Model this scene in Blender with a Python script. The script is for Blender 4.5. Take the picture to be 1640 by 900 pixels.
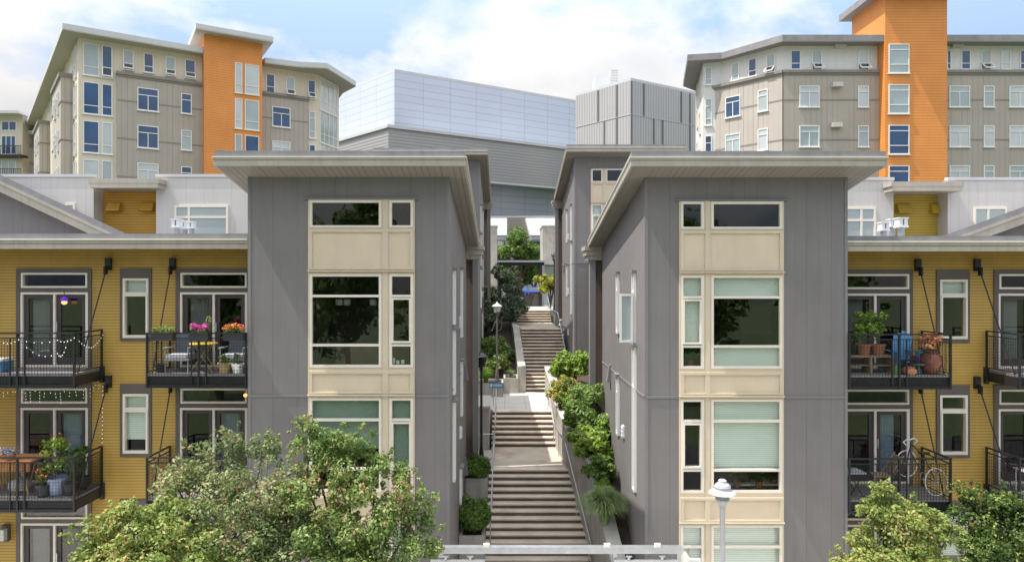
import bpy, math, random
import numpy as np
from mathutils import Vector, Matrix
R = math.radians
for o in list(bpy.data.objects): bpy.data.objects.remove(o)
scene = bpy.context.scene
COL = scene.collection
random.seed(7)

# ---------------------------------------------------------------- camera, world, sun, exposure
F, CX, CY, EZ = 1093.0, 808.0, 450.0, 9.0          # focal length in photo pixels, vanishing point, eye height
cd = bpy.data.cameras.new('camera')
cam = bpy.data.objects.new('camera', cd); COL.objects.link(cam); scene.camera = cam
cam.location = (0, 0, EZ); cam.rotation_euler = (R(90), 0, 0)
cd.sensor_width = 36; cd.lens = 36 * F / 1640; cd.shift_x = 12 / 1640
cd.clip_start = .1; cd.clip_end = 3000

SUN_ELEV = R(63.0)
sdir = Vector((-1, -.15, 0)).normalized() * math.cos(SUN_ELEV); sdir.z = math.sin(SUN_ELEV)
sl = bpy.data.lights.new('sun', 'SUN'); sl.energy = 4.2; sl.angle = R(.6); sl.color = (1, .955, .9)
so = bpy.data.objects.new('sun', sl); COL.objects.link(so)
so.rotation_euler = sdir.to_track_quat('Z', 'Y').to_euler(); so.location = (-30, -5, 80)

world = bpy.data.worlds.new('World'); scene.world = world; world.use_nodes = True
wn, wl = world.node_tree.nodes, world.node_tree.links
wn.clear()
wo = wn.new('ShaderNodeOutputWorld'); bg = wn.new('ShaderNodeBackground')
sky = wn.new('ShaderNodeTexSky'); sky.sky_type = 'NISHITA'; sky.sun_disc = False
sky.sun_elevation = SUN_ELEV; sky.sun_rotation = math.atan2(sdir.x, sdir.y)
sky.air_density = 1.0; sky.dust_density = 1.2; sky.ozone_density = 1.0
tc = wn.new('ShaderNodeTexCoord')
mp = wn.new('ShaderNodeMapping'); mp.inputs['Scale'].default_value = (1.0, 1.0, 1.7); mp.inputs['Location'].default_value = (.35, .1, .22)
nz = wn.new('ShaderNodeTexNoise'); nz.inputs['Scale'].default_value = 2.9; nz.inputs['Detail'].default_value = 9
nz.inputs['Roughness'].default_value = .56; nz.inputs['Distortion'].default_value = .12
rp = wn.new('ShaderNodeValToRGB'); rp.color_ramp.elements[0].position = .41; rp.color_ramp.elements[1].position = .54
nz2 = wn.new('ShaderNodeTexNoise'); nz2.inputs['Scale'].default_value = 5; nz2.inputs['Detail'].default_value = 6
rp2 = wn.new('ShaderNodeValToRGB'); rp2.color_ramp.elements[0].position = .3; rp2.color_ramp.elements[1].position = .65
rp2.color_ramp.elements[0].color = (3.75, 3.8, 3.95, 1); rp2.color_ramp.elements[1].color = (5.1, 4.95, 4.8, 1)
lift = wn.new('ShaderNodeMix'); lift.data_type = 'RGBA'; lift.inputs[0].default_value = .8
lift.inputs[7].default_value = (2.3, 3.05, 4.25, 1)
mx = wn.new('ShaderNodeMix'); mx.data_type = 'RGBA'
wl.new(tc.outputs['Generated'], mp.inputs['Vector'])
wl.new(mp.outputs[0], nz.inputs['Vector']); wl.new(nz.outputs['Fac'], rp.inputs[0])
wl.new(mp.outputs[0], nz2.inputs['Vector']); wl.new(nz2.outputs['Fac'], rp2.inputs[0])
wl.new(sky.outputs[0], lift.inputs[6])
wl.new(rp.outputs[0], mx.inputs[0]); wl.new(lift.outputs[2], mx.inputs[6]); wl.new(rp2.outputs[0], mx.inputs[7])
sx = wn.new('ShaderNodeSeparateXYZ'); wl.new(tc.outputs['Generated'], sx.inputs[0])
zf_ = wn.new('ShaderNodeMath'); zf_.operation = 'MULTIPLY_ADD'; zf_.use_clamp = False; zf_.inputs[1].default_value = 2.45; zf_.inputs[2].default_value = .36
zm = wn.new('ShaderNodeMath'); zm.operation = 'MAXIMUM'; zm.inputs[1].default_value = 0; wl.new(sx.outputs[2], zm.inputs[0]); wl.new(zm.outputs[0], zf_.inputs[0])
vm = wn.new('ShaderNodeVectorMath'); vm.operation = 'SCALE'; wl.new(mx.outputs[2], vm.inputs[0]); wl.new(zf_.outputs[0], vm.inputs['Scale'])
wl.new(vm.outputs[0], bg.inputs['Color']); bg.inputs['Strength'].default_value = .145
wl.new(bg.outputs[0], wo.inputs['Surface'])
vs = scene.view_settings
vs.view_transform = 'Standard'; vs.look = 'None'; vs.exposure = .60; vs.gamma = 1; vs.use_curve_mapping = False
cy = scene.cycles
cy.max_bounces = 8; cy.diffuse_bounces = 3; cy.glossy_bounces = 3; cy.transmission_bounces = 4; cy.transparent_max_bounces = 8
cy.use_denoising = True

# ---------------------------------------------------------------- helpers
def PX(px, D): return (px - CX) * D / F
def PZ(py, D): return EZ - (py - CY) * D / F
def P(px, py, D): return (PX(px, D), D, PZ(py, D))

class Fr:
    """vertical facade plane: s runs along it to the right as seen from outside, d is distance out of it"""
    def __init__(s, a, b):
        s.o = Vector((a[0], a[1])); v = Vector((b[0] - a[0], b[1] - a[1])); s.len = v.length; s.u = v / s.len
        s.n = Vector((s.u.y, -s.u.x))
    def off(s, d):
        f = Fr.__new__(Fr); f.o = s.o + s.n * d; f.u = s.u; f.n = s.n; f.len = s.len; return f
    def pt(s, a, d, z):
        p = s.o + s.u * a + s.n * d; return (p.x, p.y, z)
    def at(s, px):
        k = (px - CX) / F
        return (k * s.o.y - s.o.x) / (s.u.x - k * s.u.y)
    def D(s, a): return s.o.y + s.u.y * a
    def z(s, px, py): return PZ(py, s.D(s.at(px)))

class MB:
    def __init__(s): s.v = []; s.f = []; s.m = []; s.uv = {}
    def add(s, vs_, fs, mi=0):
        b = len(s.v); s.v += [tuple(p) for p in vs_]
        for f in fs: s.f.append([b + i for i in f]); s.m.append(mi)
        return s
    def quad(s, a, b, c, d, mi=0, uv=None):
        s.add((a, b, c, d), ((0, 1, 2, 3),), mi)
        if uv: s.uv[len(s.f) - 1] = uv
        return s
    def hexa(s, p, mi=0):       # p: 4 bottom then 4 top
        return s.add(p, ((3, 2, 1, 0), (4, 5, 6, 7), (0, 1, 5, 4), (1, 2, 6, 5), (2, 3, 7, 6), (3, 0, 4, 7)), mi)
    def box(s, x0, x1, y0, y1, z0, z1, mi=0):
        return s.hexa([(x0, y0, z0), (x1, y0, z0), (x1, y1, z0), (x0, y1, z0), (x0, y0, z1), (x1, y0, z1), (x1, y1, z1), (x0, y1, z1)], mi)
    def fbox(s, fr, s0, s1, d0, d1, z0, z1, mi=0):    # box in a facade frame, d1 outermost
        q = lambda z: [fr.pt(s0, d1, z), fr.pt(s1, d1, z), fr.pt(s1, d0, z), fr.pt(s0, d0, z)]
        return s.hexa(q(z0) + q(z1), mi)
    def slab(s, x0, x1, y0, y1, zf, k, a, b, mi=0):   # slab following z = zf - k*(y-Y0); a,b offsets top/bottom
        z = lambda y: zf(y)
        return s.hexa([(x0, y0, z(y0) + b), (x1, y0, z(y0) + b), (x1, y1, z(y1) + b), (x0, y1, z(y1) + b),
                       (x0, y0, z(y0) + a), (x1, y0, z(y0) + a), (x1, y1, z(y1) + a), (x0, y1, z(y1) + a)], mi)
    def prism(s, poly, z0, z1, mi=0):
        n = len(poly); v = [(p[0], p[1], z0) for p in poly] + [(p[0], p[1], z1) for p in poly]
        fs = [tuple(range(n))[::-1], tuple(range(n, 2 * n))] + [(i, (i + 1) % n, n + (i + 1) % n, n + i) for i in range(n)]
        return s.add(v, fs, mi)
    def wall(s, fr, s0, s1, z0, z1, holes=(), th=.2, d=0, mi=0, back=False):
        S = sorted({s0, s1} | {min(max(h[i], s0), s1) for h in holes for i in (0, 1)})
        Z = sorted({z0, z1} | {min(max(h[i], z0), z1) for h in holes for i in (2, 3)})
        for a, b in zip(S, S[1:]):
            for c, e in zip(Z, Z[1:]):
                m_, n_ = (a + b) / 2, (c + e) / 2
                if any(h[0] < m_ < h[1] and h[2] < n_ < h[3] for h in holes): continue
                s.quad(fr.pt(a, d, c), fr.pt(b, d, c), fr.pt(b, d, e), fr.pt(a, d, e), mi, ((a, c), (b, c), (b, e), (a, e)))
                if back: s.quad(fr.pt(b, d - th, c), fr.pt(a, d - th, c), fr.pt(a, d - th, e), fr.pt(b, d - th, e), mi)
        for h in holes:
            a, b, c, e = h
            for (p, q, r, t) in (((a, c), (b, c), 0, 0), ((b, c), (b, e), 0, 0), ((b, e), (a, e), 0, 0), ((a, e), (a, c), 0, 0)):
                s.quad(fr.pt(p[0], d, p[1]), fr.pt(q[0], d, q[1]), fr.pt(q[0], d - th, q[1]), fr.pt(p[0], d - th, p[1]), mi)
        return s
    def tube(s, p0, p1, r0, r1=None, n=8, mi=0, caps=True):
        r1 = r0 if r1 is None else r1
        p0, p1 = Vector(p0), Vector(p1); ax = p1 - p0
        if ax.length < 1e-6: return s
        ax.normalize(); t = ax.orthogonal().normalized(); b = ax.cross(t)
        v = [tuple(p + (t * math.cos(2 * math.pi * i / n) + b * math.sin(2 * math.pi * i / n)) * r) for p, r in ((p0, r0), (p1, r1)) for i in range(n)]
        fs = [(i, (i + 1) % n, n + (i + 1) % n, n + i) for i in range(n)]
        if caps: fs += [tuple(range(n))[::-1], tuple(range(n, 2 * n))]
        return s.add(v, fs, mi)
    def path(s, pts, r, n=6, mi=0):
        for a, b in zip(pts, pts[1:]): s.tube(a, b, r, r, n, mi)
        return s
    def lathe(s, c, prof, n=20, mi=0, ax=None):
        c = Vector(c); v = []
        for r, z in prof:
            for i in range(n):
                a = 2 * math.pi * i / n
                v.append((c.x + r * math.cos(a), c.y + r * math.sin(a), c.z + z))
        fs = []
        for j in range(len(prof) - 1):
            for i in range(n): fs.append((j * n + i, j * n + (i + 1) % n, (j + 1) * n + (i + 1) % n, (j + 1) * n + i))
        fs += [tuple(range(n))[::-1], tuple(range((len(prof) - 1) * n, len(prof) * n))]
        return s.add(v, fs, mi)
    def torus(s, c, rad, r, ax, n=28, m=6, mi=0, a0=0, a1=2 * math.pi):
        c = Vector(c); ax = Vector(ax).normalized(); t = ax.orthogonal().normalized(); b = ax.cross(t)
        pts = [c + (t * math.cos(a0 + (a1 - a0) * i / n) + b * math.sin(a0 + (a1 - a0) * i / n)) * rad for i in range(n + 1)]
        return s.path(pts, r, m, mi)
    def rbox(s, c, ax, ay, az, mi=0):    # oriented box: centre, three half-vectors
        c, ax, ay, az = map(Vector, (c, ax, ay, az))
        return s.hexa([c - ax - ay - az, c + ax - ay - az, c + ax + ay - az, c - ax + ay - az,
                       c - ax - ay + az, c + ax - ay + az, c + ax + ay + az, c - ax + ay + az], mi)
    def build(s, name, mats, parent=None, smooth=False, loc=None):
        base = Vector((0, 0, 0))
        if parent is not None:
            base = Vector(parent.get('_base', (0, 0, 0)))
        elif loc is not None: base = Vector(loc)
        me = bpy.data.meshes.new(name)
        bx, by, bz = base
        me.from_pydata([(x - bx, y - by, z - bz) for x, y, z in s.v], [], s.f)
        mats = mats if isinstance(mats, (list, tuple)) else [mats]
        for m in mats: me.materials.append(m)
        me.polygons.foreach_set('material_index', s.m)
        uvl = me.uv_layers.new(name='UVMap').data
        buf = np.zeros(len(me.loops) * 2, np.float32); i = 0
        for fi, f in enumerate(s.f):
            if fi in s.uv:
                for q in s.uv[fi]: buf[2 * i:2 * i + 2] = q; i += 1
                continue
            p0, p1, p2 = (Vector(s.v[f[j]]) for j in (0, 1, 2)); nn = (p1 - p0).cross(p2 - p0)
            if nn.length > 0: nn.normalize()
            if abs(nn.z) > .7:
                for j in f: buf[2 * i] = s.v[j][0]; buf[2 * i + 1] = s.v[j][1]; i += 1
            else:
                t = Vector((-nn.y, nn.x)); t = t.normalized() if t.length else Vector((1, 0))
                for j in f: buf[2 * i] = s.v[j][0] * t.x + s.v[j][1] * t.y; buf[2 * i + 1] = s.v[j][2]; i += 1
        uvl.foreach_set('uv', buf)
        if smooth: me.polygons.foreach_set('use_smooth', [True] * len(me.polygons))
        me.update()
        o = bpy.data.objects.new(name, me); COL.objects.link(o)
        if parent is not None: o.parent = parent; o['_base'] = tuple(base)
        else: o.location = base; o['_base'] = tuple(base)
        return o

def thing(name, label, cat, loc=(0, 0, 0), group=None):
    o = bpy.data.objects.new(name, None); COL.objects.link(o); o.empty_display_size = .2
    o.location = loc; o['_base'] = tuple(loc); o['label'] = label; o['category'] = cat
    if group: o['group'] = group
    return o
def tag(o, label, cat, group=None):
    o['label'] = label; o['category'] = cat
    if group: o['group'] = group
    return o
def struct(o, kind='structure'): o['kind'] = kind; return o
def dup(root, loc, label=None, group=None, name=None):
    r = root.copy(); COL.objects.link(r); r.location = loc
    if label: r['label'] = label
    if group: r['group'] = group
    def rec(src, dst):
        for ch in list(src.children):
            if ch is dst: continue
            c = ch.copy(); COL.objects.link(c); c.parent = dst; rec(ch, c)
    rec(root, r)
    return r

# ---------------------------------------------------------------- materials
def ramp_mix(nt, fac, a, b):
    m = nt.nodes.new('ShaderNodeMix'); m.data_type = 'RGBA'
    if hasattr(fac, 'links'): nt.links.new(fac, m.inputs[0])
    else: m.inputs[0].default_value = fac
    for i, c in ((6, a), (7, b)):
        if isinstance(c, tuple): m.inputs[i].default_value = (*c[:3], 1)
        else: nt.links.new(c, m.inputs[i])
    return m.outputs[2]
def math_(nt, op, a, b=None, c=None):
    n = nt.nodes.new('ShaderNodeMath'); n.operation = op
    for i, x in enumerate((a, b, c)):
        if x is None: continue
        if isinstance(x, (int, float)): n.inputs[i].default_value = x
        else: nt.links.new(x, n.inputs[i])
    return n.outputs[0]
MATS = {}
def mat(name, col, rough=.6, var=.12, vscale=2.0, metal=0.0, pat=None, w=.3, h=.3, lw=.02, lk=.6, bump=.3, dist=.01, streak=.0, fine=.0, spec=.5, off=0.0, col2=None, thr=.5, panelvar=0.0):
    m = bpy.data.materials.new(name); m.use_nodes = True; nt = m.node_tree; N = nt.nodes; L = nt.links
    b = N['Principled BSDF']; b.inputs['Roughness'].default_value = rough; b.inputs['Metallic'].default_value = metal
    b.inputs['Specular IOR Level'].default_value = spec
    t = N.new('ShaderNodeTexCoord'); uvn = t.outputs['UV']; ob = t.outputs['Object']
    n = N.new('ShaderNodeTexNoise'); n.inputs['Scale'].default_value = vscale; n.inputs['Detail'].default_value = 6
    L.new(ob, n.inputs['Vector'])
    c = tuple(col)
    dark = tuple(x * (1 - var) for x in c); lite = tuple(min(x * (1 + var), .95) for x in c)
    out = ramp_mix(nt, math_(nt, 'MULTIPLY_ADD', n.outputs['Fac'], 2.2, -.6), dark, lite)
    for nd in nt.nodes:
        if nd.type == 'MATH': nd.use_clamp = True
    if col2:
        n3 = N.new('ShaderNodeTexNoise'); n3.inputs['Scale'].default_value = vscale * .6; n3.inputs['Detail'].default_value = 8
        L.new(ob, n3.inputs['Vector'])
        k = math_(nt, 'MULTIPLY_ADD', n3.outputs['Fac'], 6, -6 * thr); k.node.use_clamp = True
        out = ramp_mix(nt, k, out, tuple(col2))
    if streak:
        mpn = N.new('ShaderNodeMapping'); mpn.inputs['Scale'].default_value = (3.5, 3.5, .25); L.new(ob, mpn.inputs['Vector'])
        ns = N.new('ShaderNodeTexNoise'); ns.inputs['Scale'].default_value = 2; ns.inputs['Detail'].default_value = 5; L.new(mpn.outputs[0], ns.inputs['Vector'])
        k = math_(nt, 'MULTIPLY_ADD', ns.outputs['Fac'], 4, -1.9); k.node.use_clamp = True
        out = ramp_mix(nt, math_(nt, 'MULTIPLY', k, streak), out, tuple(x * .45 for x in c))
    hgt = None
    sep = N.new('ShaderNodeSeparateXYZ'); L.new(uvn, sep.inputs[0])
    def line(axis, per, width, o=0.0):
        fr_ = math_(nt, 'FRACT', math_(nt, 'ADD', math_(nt, 'DIVIDE', sep.outputs[axis], per), o + 100.0))
        return math_(nt, 'LESS_THAN', fr_, width / per), fr_
    mask = None
    if pat == 'v':
        mask, _ = line(0, w, lw, off)
        wv = N.new('ShaderNodeTexWhiteNoise'); wv.noise_dimensions = '1D'; L.new(math_(nt, 'FLOOR', math_(nt, 'ADD', math_(nt, 'DIVIDE', sep.outputs[0], w), off + 100.0)), wv.inputs['W'])
        mask = math_(nt, 'MULTIPLY', mask, math_(nt, 'MULTIPLY_ADD', wv.outputs['Value'], 1.5, .1)); hgt = math_(nt, 'SUBTRACT', 1.0, mask)
    elif pat == 'lap':
        mask, fr_ = line(1, h, lw, off); hgt = math_(nt, 'SUBTRACT', 1.0, fr_)
    elif pat == 'grid':
        m1, _ = line(0, w, lw, off); m2, _ = line(1, h, lw); mask = math_(nt, 'MAXIMUM', m1, m2); hgt = math_(nt, 'SUBTRACT', 1.0, mask)
    elif pat in ('corrv', 'corrh'):
        ax = 0 if pat == 'corrv' else 1; per = w if ax == 0 else h
        sn = math_(nt, 'SINE', math_(nt, 'MULTIPLY', sep.outputs[ax], 2 * math.pi / per))
        hgt = math_(nt, 'MULTIPLY_ADD', sn, .5, .5)
        mask = math_(nt, 'POWER', math_(nt, 'SUBTRACT', 1.0, hgt), 4.0)
    elif pat == 'brick':
        pass
    if mask is not None: out = ramp_mix(nt, mask, out, ramp_mix(nt, lk, out, tuple(x * .12 for x in c)))
    if panelvar:
        cb = N.new('ShaderNodeCombineXYZ')
        L.new(math_(nt, 'FLOOR', math_(nt, 'ADD', math_(nt, 'DIVIDE', sep.outputs[0], w), off + 100)), cb.inputs[0])
        if pat == 'grid': L.new(math_(nt, 'FLOOR', math_(nt, 'DIVIDE', sep.outputs[1], h)), cb.inputs[1])
        wn_ = N.new('ShaderNodeTexWhiteNoise'); wn_.noise_dimensions = '3D'; L.new(cb.outputs[0], wn_.inputs['Vector'])
        out = ramp_mix(nt, math_(nt, 'MULTIPLY', wn_.outputs['Value'], panelvar), out, tuple(x * .55 for x in c))
    L.new(out, b.inputs['Base Color'])
    if fine:
        nf = N.new('ShaderNodeTexNoise'); nf.inputs['Scale'].default_value = 45; nf.inputs['Detail'].default_value = 5; L.new(ob, nf.inputs['Vector'])
        fh = math_(nt, 'MULTIPLY', nf.outputs['Fac'], fine)
        hgt = fh if hgt is None else math_(nt, 'ADD', hgt, fh)
    if hgt is not None:
        bp = N.new('ShaderNodeBump'); bp.inputs['Strength'].default_value = bump; bp.inputs['Distance'].default_value = dist
        L.new(hgt, bp.inputs['Height']); L.new(bp.outputs[0], b.inputs['Normal'])
    MATS[name] = m
    return m
def glass_clear(name, tint=(.87, .92, .885), refl=1.0, rough=.0, ior=1.55):
    m = bpy.data.materials.new(name); m.use_nodes = True; nt = m.node_tree; N = nt.nodes; L = nt.links; N.clear()
    o = N.new('ShaderNodeOutputMaterial'); tr = N.new('ShaderNodeBsdfTransparent'); gl = N.new('ShaderNodeBsdfGlossy'); ms = N.new('ShaderNodeMixShader')
    tr.inputs[0].default_value = (*tint, 1); gl.inputs['Roughness'].default_value = rough; gl.inputs[0].default_value = (refl, refl, refl, 1)
    g = N.new('ShaderNodeNewGeometry')
    nt_ = N.new('ShaderNodeTexNoise'); nt_.inputs['Scale'].default_value = .9; nt_.inputs['Detail'].default_value = 1
    t = N.new('ShaderNodeTexCoord'); L.new(t.outputs['Object'], nt_.inputs['Vector'])
    bp = N.new('ShaderNodeBump'); bp.inputs['Strength'].default_value = .25; bp.inputs['Distance'].default_value = .03
    L.new(nt_.outputs['Fac'], bp.inputs['Height']); L.new(bp.outputs[0], gl.inputs['Normal'])
    dp = N.new('ShaderNodeVectorMath'); dp.operation = 'DOT_PRODUCT'; L.new(g.outputs['Incoming'], dp.inputs[0]); L.new(g.outputs['True Normal'], dp.inputs[1])
    c1 = math_(nt, 'SUBTRACT', 1.0, math_(nt, 'ABSOLUTE', dp.outputs['Value'])); k = math_(nt, 'MULTIPLY_ADD', math_(nt, 'POWER', c1, 4.0), .85, .085); k.node.use_clamp = True
    L.new(k, ms.inputs[0]); L.new(tr.outputs[0], ms.inputs[1]); L.new(gl.outputs[0], ms.inputs[2]); L.new(ms.outputs[0], o.inputs['Surface'])
    return m
def glass_flat(name, col, coatr=.03, var=.5, vs_=.8, spec=1.0):
    m = mat(name, col, rough=.06, var=var, vscale=vs_, spec=spec)
    b = m.node_tree.nodes['Principled BSDF']; b.inputs['IOR'].default_value = 1.52
    return m
def emit(name, col, st):
    m = bpy.data.materials.new(name); m.use_nodes = True; b = m.node_tree.nodes['Principled BSDF']
    b.inputs['Base Color'].default_value = (*col, 1); b.inputs['Emission Color'].default_value = (*col, 1); b.inputs['Emission Strength'].default_value = st
    return m
def leafmat(name, c1, c2, c3=None, frac=.1, trans=.35, rough=.5, nscale=1.2):
    m = bpy.data.materials.new(name); m.use_nodes = True; nt = m.node_tree; N = nt.nodes; L = nt.links
    b = N['Principled BSDF']; o = N['Material Output']; b.inputs['Roughness'].default_value = rough; b.inputs['Specular IOR Level'].default_value = .35
    g = N.new('ShaderNodeNewGeometry'); t = N.new('ShaderNodeTexCoord')
    n = N.new('ShaderNodeTexNoise'); n.inputs['Scale'].default_value = nscale; n.inputs['Detail'].default_value = 3; L.new(t.outputs['Object'], n.inputs['Vector'])
    k = math_(nt, 'ADD', math_(nt, 'MULTIPLY', g.outputs['Random Per Island'], .6), math_(nt, 'MULTIPLY_ADD', n.outputs['Fac'], 2.0, -.8)); k.node.use_clamp = True
    out = ramp_mix(nt, k, c1, c2)
    if c3:
        kk = math_(nt, 'ADD', math_(nt, 'FRACT', math_(nt, 'MULTIPLY', g.outputs['Random Per Island'], 37.7)), math_(nt, 'MULTIPLY_ADD', n.outputs['Fac'], 1.4, -.7))
        out = ramp_mix(nt, math_(nt, 'GREATER_THAN', kk, 1 - frac), out, c3)
    L.new(out, b.inputs['Base Color'])
    tl = N.new('ShaderNodeBsdfTranslucent'); L.new(out, tl.inputs[0])
    ms = N.new('ShaderNodeMixShader'); ms.inputs[0].default_value = trans
    L.new(b.outputs[0], ms.inputs[1]); L.new(tl.outputs[0], ms.inputs[2]); L.new(ms.outputs[0], o.inputs['Surface'])
    return m

GREY = mat('grey_board', (.205, .19, .184), .62, .07, 1.2, pat='v', w=.31, lw=.010, lk=.45, bump=.4, dist=.005, streak=.15, panelvar=.07)
GREYTRIM = mat('grey_trim', (.21, .20, .20), .55, .06)
FLASH = mat('grey_flashing', (.23, .23, .24), .45, .08, metal=.0, streak=.15)
BEIGE = mat('beige_panel', (.69, .57, .41), .6, .05, 1.5, streak=.06)
BEIGE2 = mat('beige_trim', (.64, .545, .40), .6, .05, 3)
CREAM = mat('cream_vinyl', (.80, .73, .62), .35, .03, 3)
WHITE = mat('white_vinyl', (.78, .77, .74), .35, .03, 3)
FASC = mat('fascia_beige', (.42, .385, .315), .5, .09, 1.5, streak=.25)
SOFF = mat('soffit_ribbed', (.27, .25, .21), .6, .06, 1.5, pat='v', w=.155, lw=.03, lk=.4, bump=.5, dist=.01)
MEMB = mat('roof_membrane', (.25, .245, .25), .7, .15, 1.5, streak=.2)
YEL = mat('mustard_siding', (.50, .315, .065), .55, .10, 1.2, pat='lap', h=.078, lw=.013, lk=.7, bump=.8, dist=.010, streak=.12)
OCHRE = mat('ochre_siding', (.52, .28, .025), .55, .06, 1.2, pat='lap', h=.12, lw=.02, lk=.5, bump=.8, dist=.012)
OCHRE2 = mat('mustard_recess_siding', (.46, .32, .035), .55, .06, 1.2, pat='lap', h=.12, lw=.02, lk=.5, bump=.8, dist=.012)
ORANGE = mat('orange_siding', (.72, .27, .06), .6, .09, .5, streak=.10, pat='lap', h=.21, lw=.035, lk=.32, bump=.6, dist=.015)
TAUPE = mat('taupe_board', (.40, .355, .30), .62, .06, .5, pat='v', w=.42, lw=.045, lk=.27, bump=.5, dist=.02, streak=.08)
TAUPETRIM = mat('taupe_trim', (.24, .22, .19), .6, .06)
TAUPEL = mat('warm_grey_board', (.46, .41, .355), .62, .06, .5, pat='v', w=.42, lw=.05, lk=.4, bump=.6, dist=.02, streak=.08)
LCREAM = mat('pale_cream_wall', (.66, .58, .46), .6, .05, .4, pat='v', w=.6, lw=.02, lk=.2)
LGREY = mat('light_grey_wall', (.68, .665, .64), .6, .04, .4, pat='v', w=.6, lw=.02, lk=.2, streak=.08)
LGREY2 = mat('pale_warm_grey_wall', (.56, .535, .505), .6, .05, .6, pat='v', w=.4, lw=.015, lk=.25, streak=.1)
BROWNTRIM = mat('brown_trim', (.115, .095, .085), .5, .1)
BROWNWALL = mat('brown_wall', (.22, .165, .13), .6, .1, 2, streak=.2)
DKDOOR = mat('dark_door', (.065, .05, .055), .45, .1)
CONC = mat('concrete', (.43, .40, .35), .85, .18, 1.1, fine=.6, bump=.4, dist=.01, streak=.45, col2=(.28, .24, .19), thr=.58)
CONCL = mat('pale_concrete', (.50, .475, .43), .85, .12, 1.5, fine=.5, bump=.3, dist=.008, streak=.3)
STAIR = mat('stair_concrete', (.50, .43, .345), .9, .16, 1.2, fine=.6, bump=.4, dist=.008, col2=(.34, .26, .19), thr=.54)
PAVER = mat('terrace_pavers', (.60, .57, .52), .85, .08, 1.0, pat='grid', w=.95, h=1.1, lw=.03, lk=.35, fine=.4, bump=.3, dist=.006)
GALV = mat('galvanised_steel', (.52, .54, .56), .38, .12, 5, metal=.75)
WHITEMETAL = mat('white_painted_metal', (.72, .73, .74), .4, .05, 4)
GREYMETAL = mat('grey_painted_metal', (.42, .44, .46), .4, .08, 4)
BLACK = mat('black_steel', (.018, .018, .02), .42, .2, 6)
BLACKM = mat('black_lamp_metal', (.02, .02, .021), .35, .2, 6)
ASPH = mat('asphalt', (.055, .055, .057), .9, .2, 3, fine=.8, bump=.4)
SOIL = mat('soil', (.06, .042, .03), .95, .3, 3, fine=.8, bump=.6, dist=.03)
GRASS = mat('grass_ground', (.07, .10, .035), .95, .3, 2, fine=.8, bump=.6, dist=.03)
CORRH = mat('grey_corrugated', (.36, .35, .34), .42, .05, .1, pat='corrh', h=.42, lk=.3, bump=.35, dist=.05)
PANELW = mat('silver_panel', (.56, .60, .70), .33, .03, .1, pat='grid', w=4.3, h=1.0, lw=.08, lk=.34, bump=.4, dist=.05, metal=.15, panelvar=.10)
RIBV = mat('vertical_ribbed', (.42, .41, .40), .42, .05, .1, pat='corrv', w=.42, lk=.35, bump=.5, dist=.05)
RIBDK = mat('dark_seam_strip', (.13, .13, .135), .5, .05)
SILVERCAP = mat('silver_coping', (.55, .55, .55), .45, .05, .5)
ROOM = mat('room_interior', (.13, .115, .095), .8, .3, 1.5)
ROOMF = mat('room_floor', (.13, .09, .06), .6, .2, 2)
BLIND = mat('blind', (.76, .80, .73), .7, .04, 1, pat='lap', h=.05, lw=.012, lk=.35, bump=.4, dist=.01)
BLINDD = mat('dark_green_blind', (.26, .34, .27), .7, .08, 1, pat='lap', h=.05, lw=.012, lk=.45, bump=.4, dist=.01)  # the left towers have darker green blinds
CURT = mat('curtain', (.42, .43, .42), .8, .08, 2)
CURTB = mat('blue_curtain', (.45, .55, .62), .8, .08, 2)
GLASS = glass_clear('window_glass')
GLASSD = glass_clear('door_glass', (.66, .68, .68))
GBLUE = glass_flat('painted_sky_glass', (.015, .062, .16), var=.45, vs_=.5)  # blue of the reflected sky is put into the base colour
GTEAL = glass_flat('glass_over_blind', (.36, .42, .42), var=.12, vs_=.5)
GLITE = glass_flat('glass_over_pale_curtain', (.50, .54, .55), var=.12, vs_=.5)
LAMPGREY = mat('lamp_grey_paint', (.46, .47, .49), .4, .06, 4)
DRIP = mat('drip_edge', (.72, .66, .56), .45, .06, 3)
TERRA = mat('terracotta', (.36, .15, .075), .7, .15, 5)
TERRAD = mat('brown_glazed_clay', (.20, .065, .04), .4, .2, 4)
WOOD = mat('weathered_wood', (.33, .23, .15), .7, .2, 6, pat='v', w=.12, lw=.01, lk=.5)
WOODO = mat('orange_cedar', (.55, .24, .08), .5, .15, 6, pat='v', w=.14, lw=.01, lk=.5)
WOODL = mat('pale_pine', (.55, .38, .2), .6, .15, 6)
BLUEP = mat('blue_plastic', (.06, .22, .42), .4, .08, 5)
BLUEPALE = mat('pale_blue_glaze', (.36, .42, .6), .35, .1, 5)
YELP = mat('yellow_tabletop', (.75, .52, .06), .4, .08, 5)
CUSH = mat('grey_cushion', (.10, .11, .13), .9, .1, 8)
WHITEC = mat('white_cushion', (.6, .6, .62), .8, .08, 8)
STONEW = mat('white_stone', (.78, .77, .74), .7, .08, 5, fine=.4)
DARKPL = mat('dark_planter', (.035, .033, .035), .45, .2, 4)
BARK = mat('bark', (.11, .085, .065), .9, .3, 9, fine=.8, bump=.6)
CARB = mat('blue_car_paint', (.02, .07, .28), .25, .05, 1)
NAVY = mat('navy_sign', (.015, .025, .16), .4, .05, 2)
SIGNB = mat('light_blue_sign', (.07, .26, .50), .45, .08, 6)
TYRE = mat('tyre_rubber', (.02, .02, .02), .8, .2, 8)
LAMPGL = mat('frosted_lamp_glass', (.55, .55, .5), .3, .05, 4)
STRINGL = emit('string_bulb', (1, .95, .8), .38)
WARM = emit('warm_lamp', (1, .42, .12), 1.3)
PURP = emit('purple_glow', (.12, .03, .6), .35)
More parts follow.
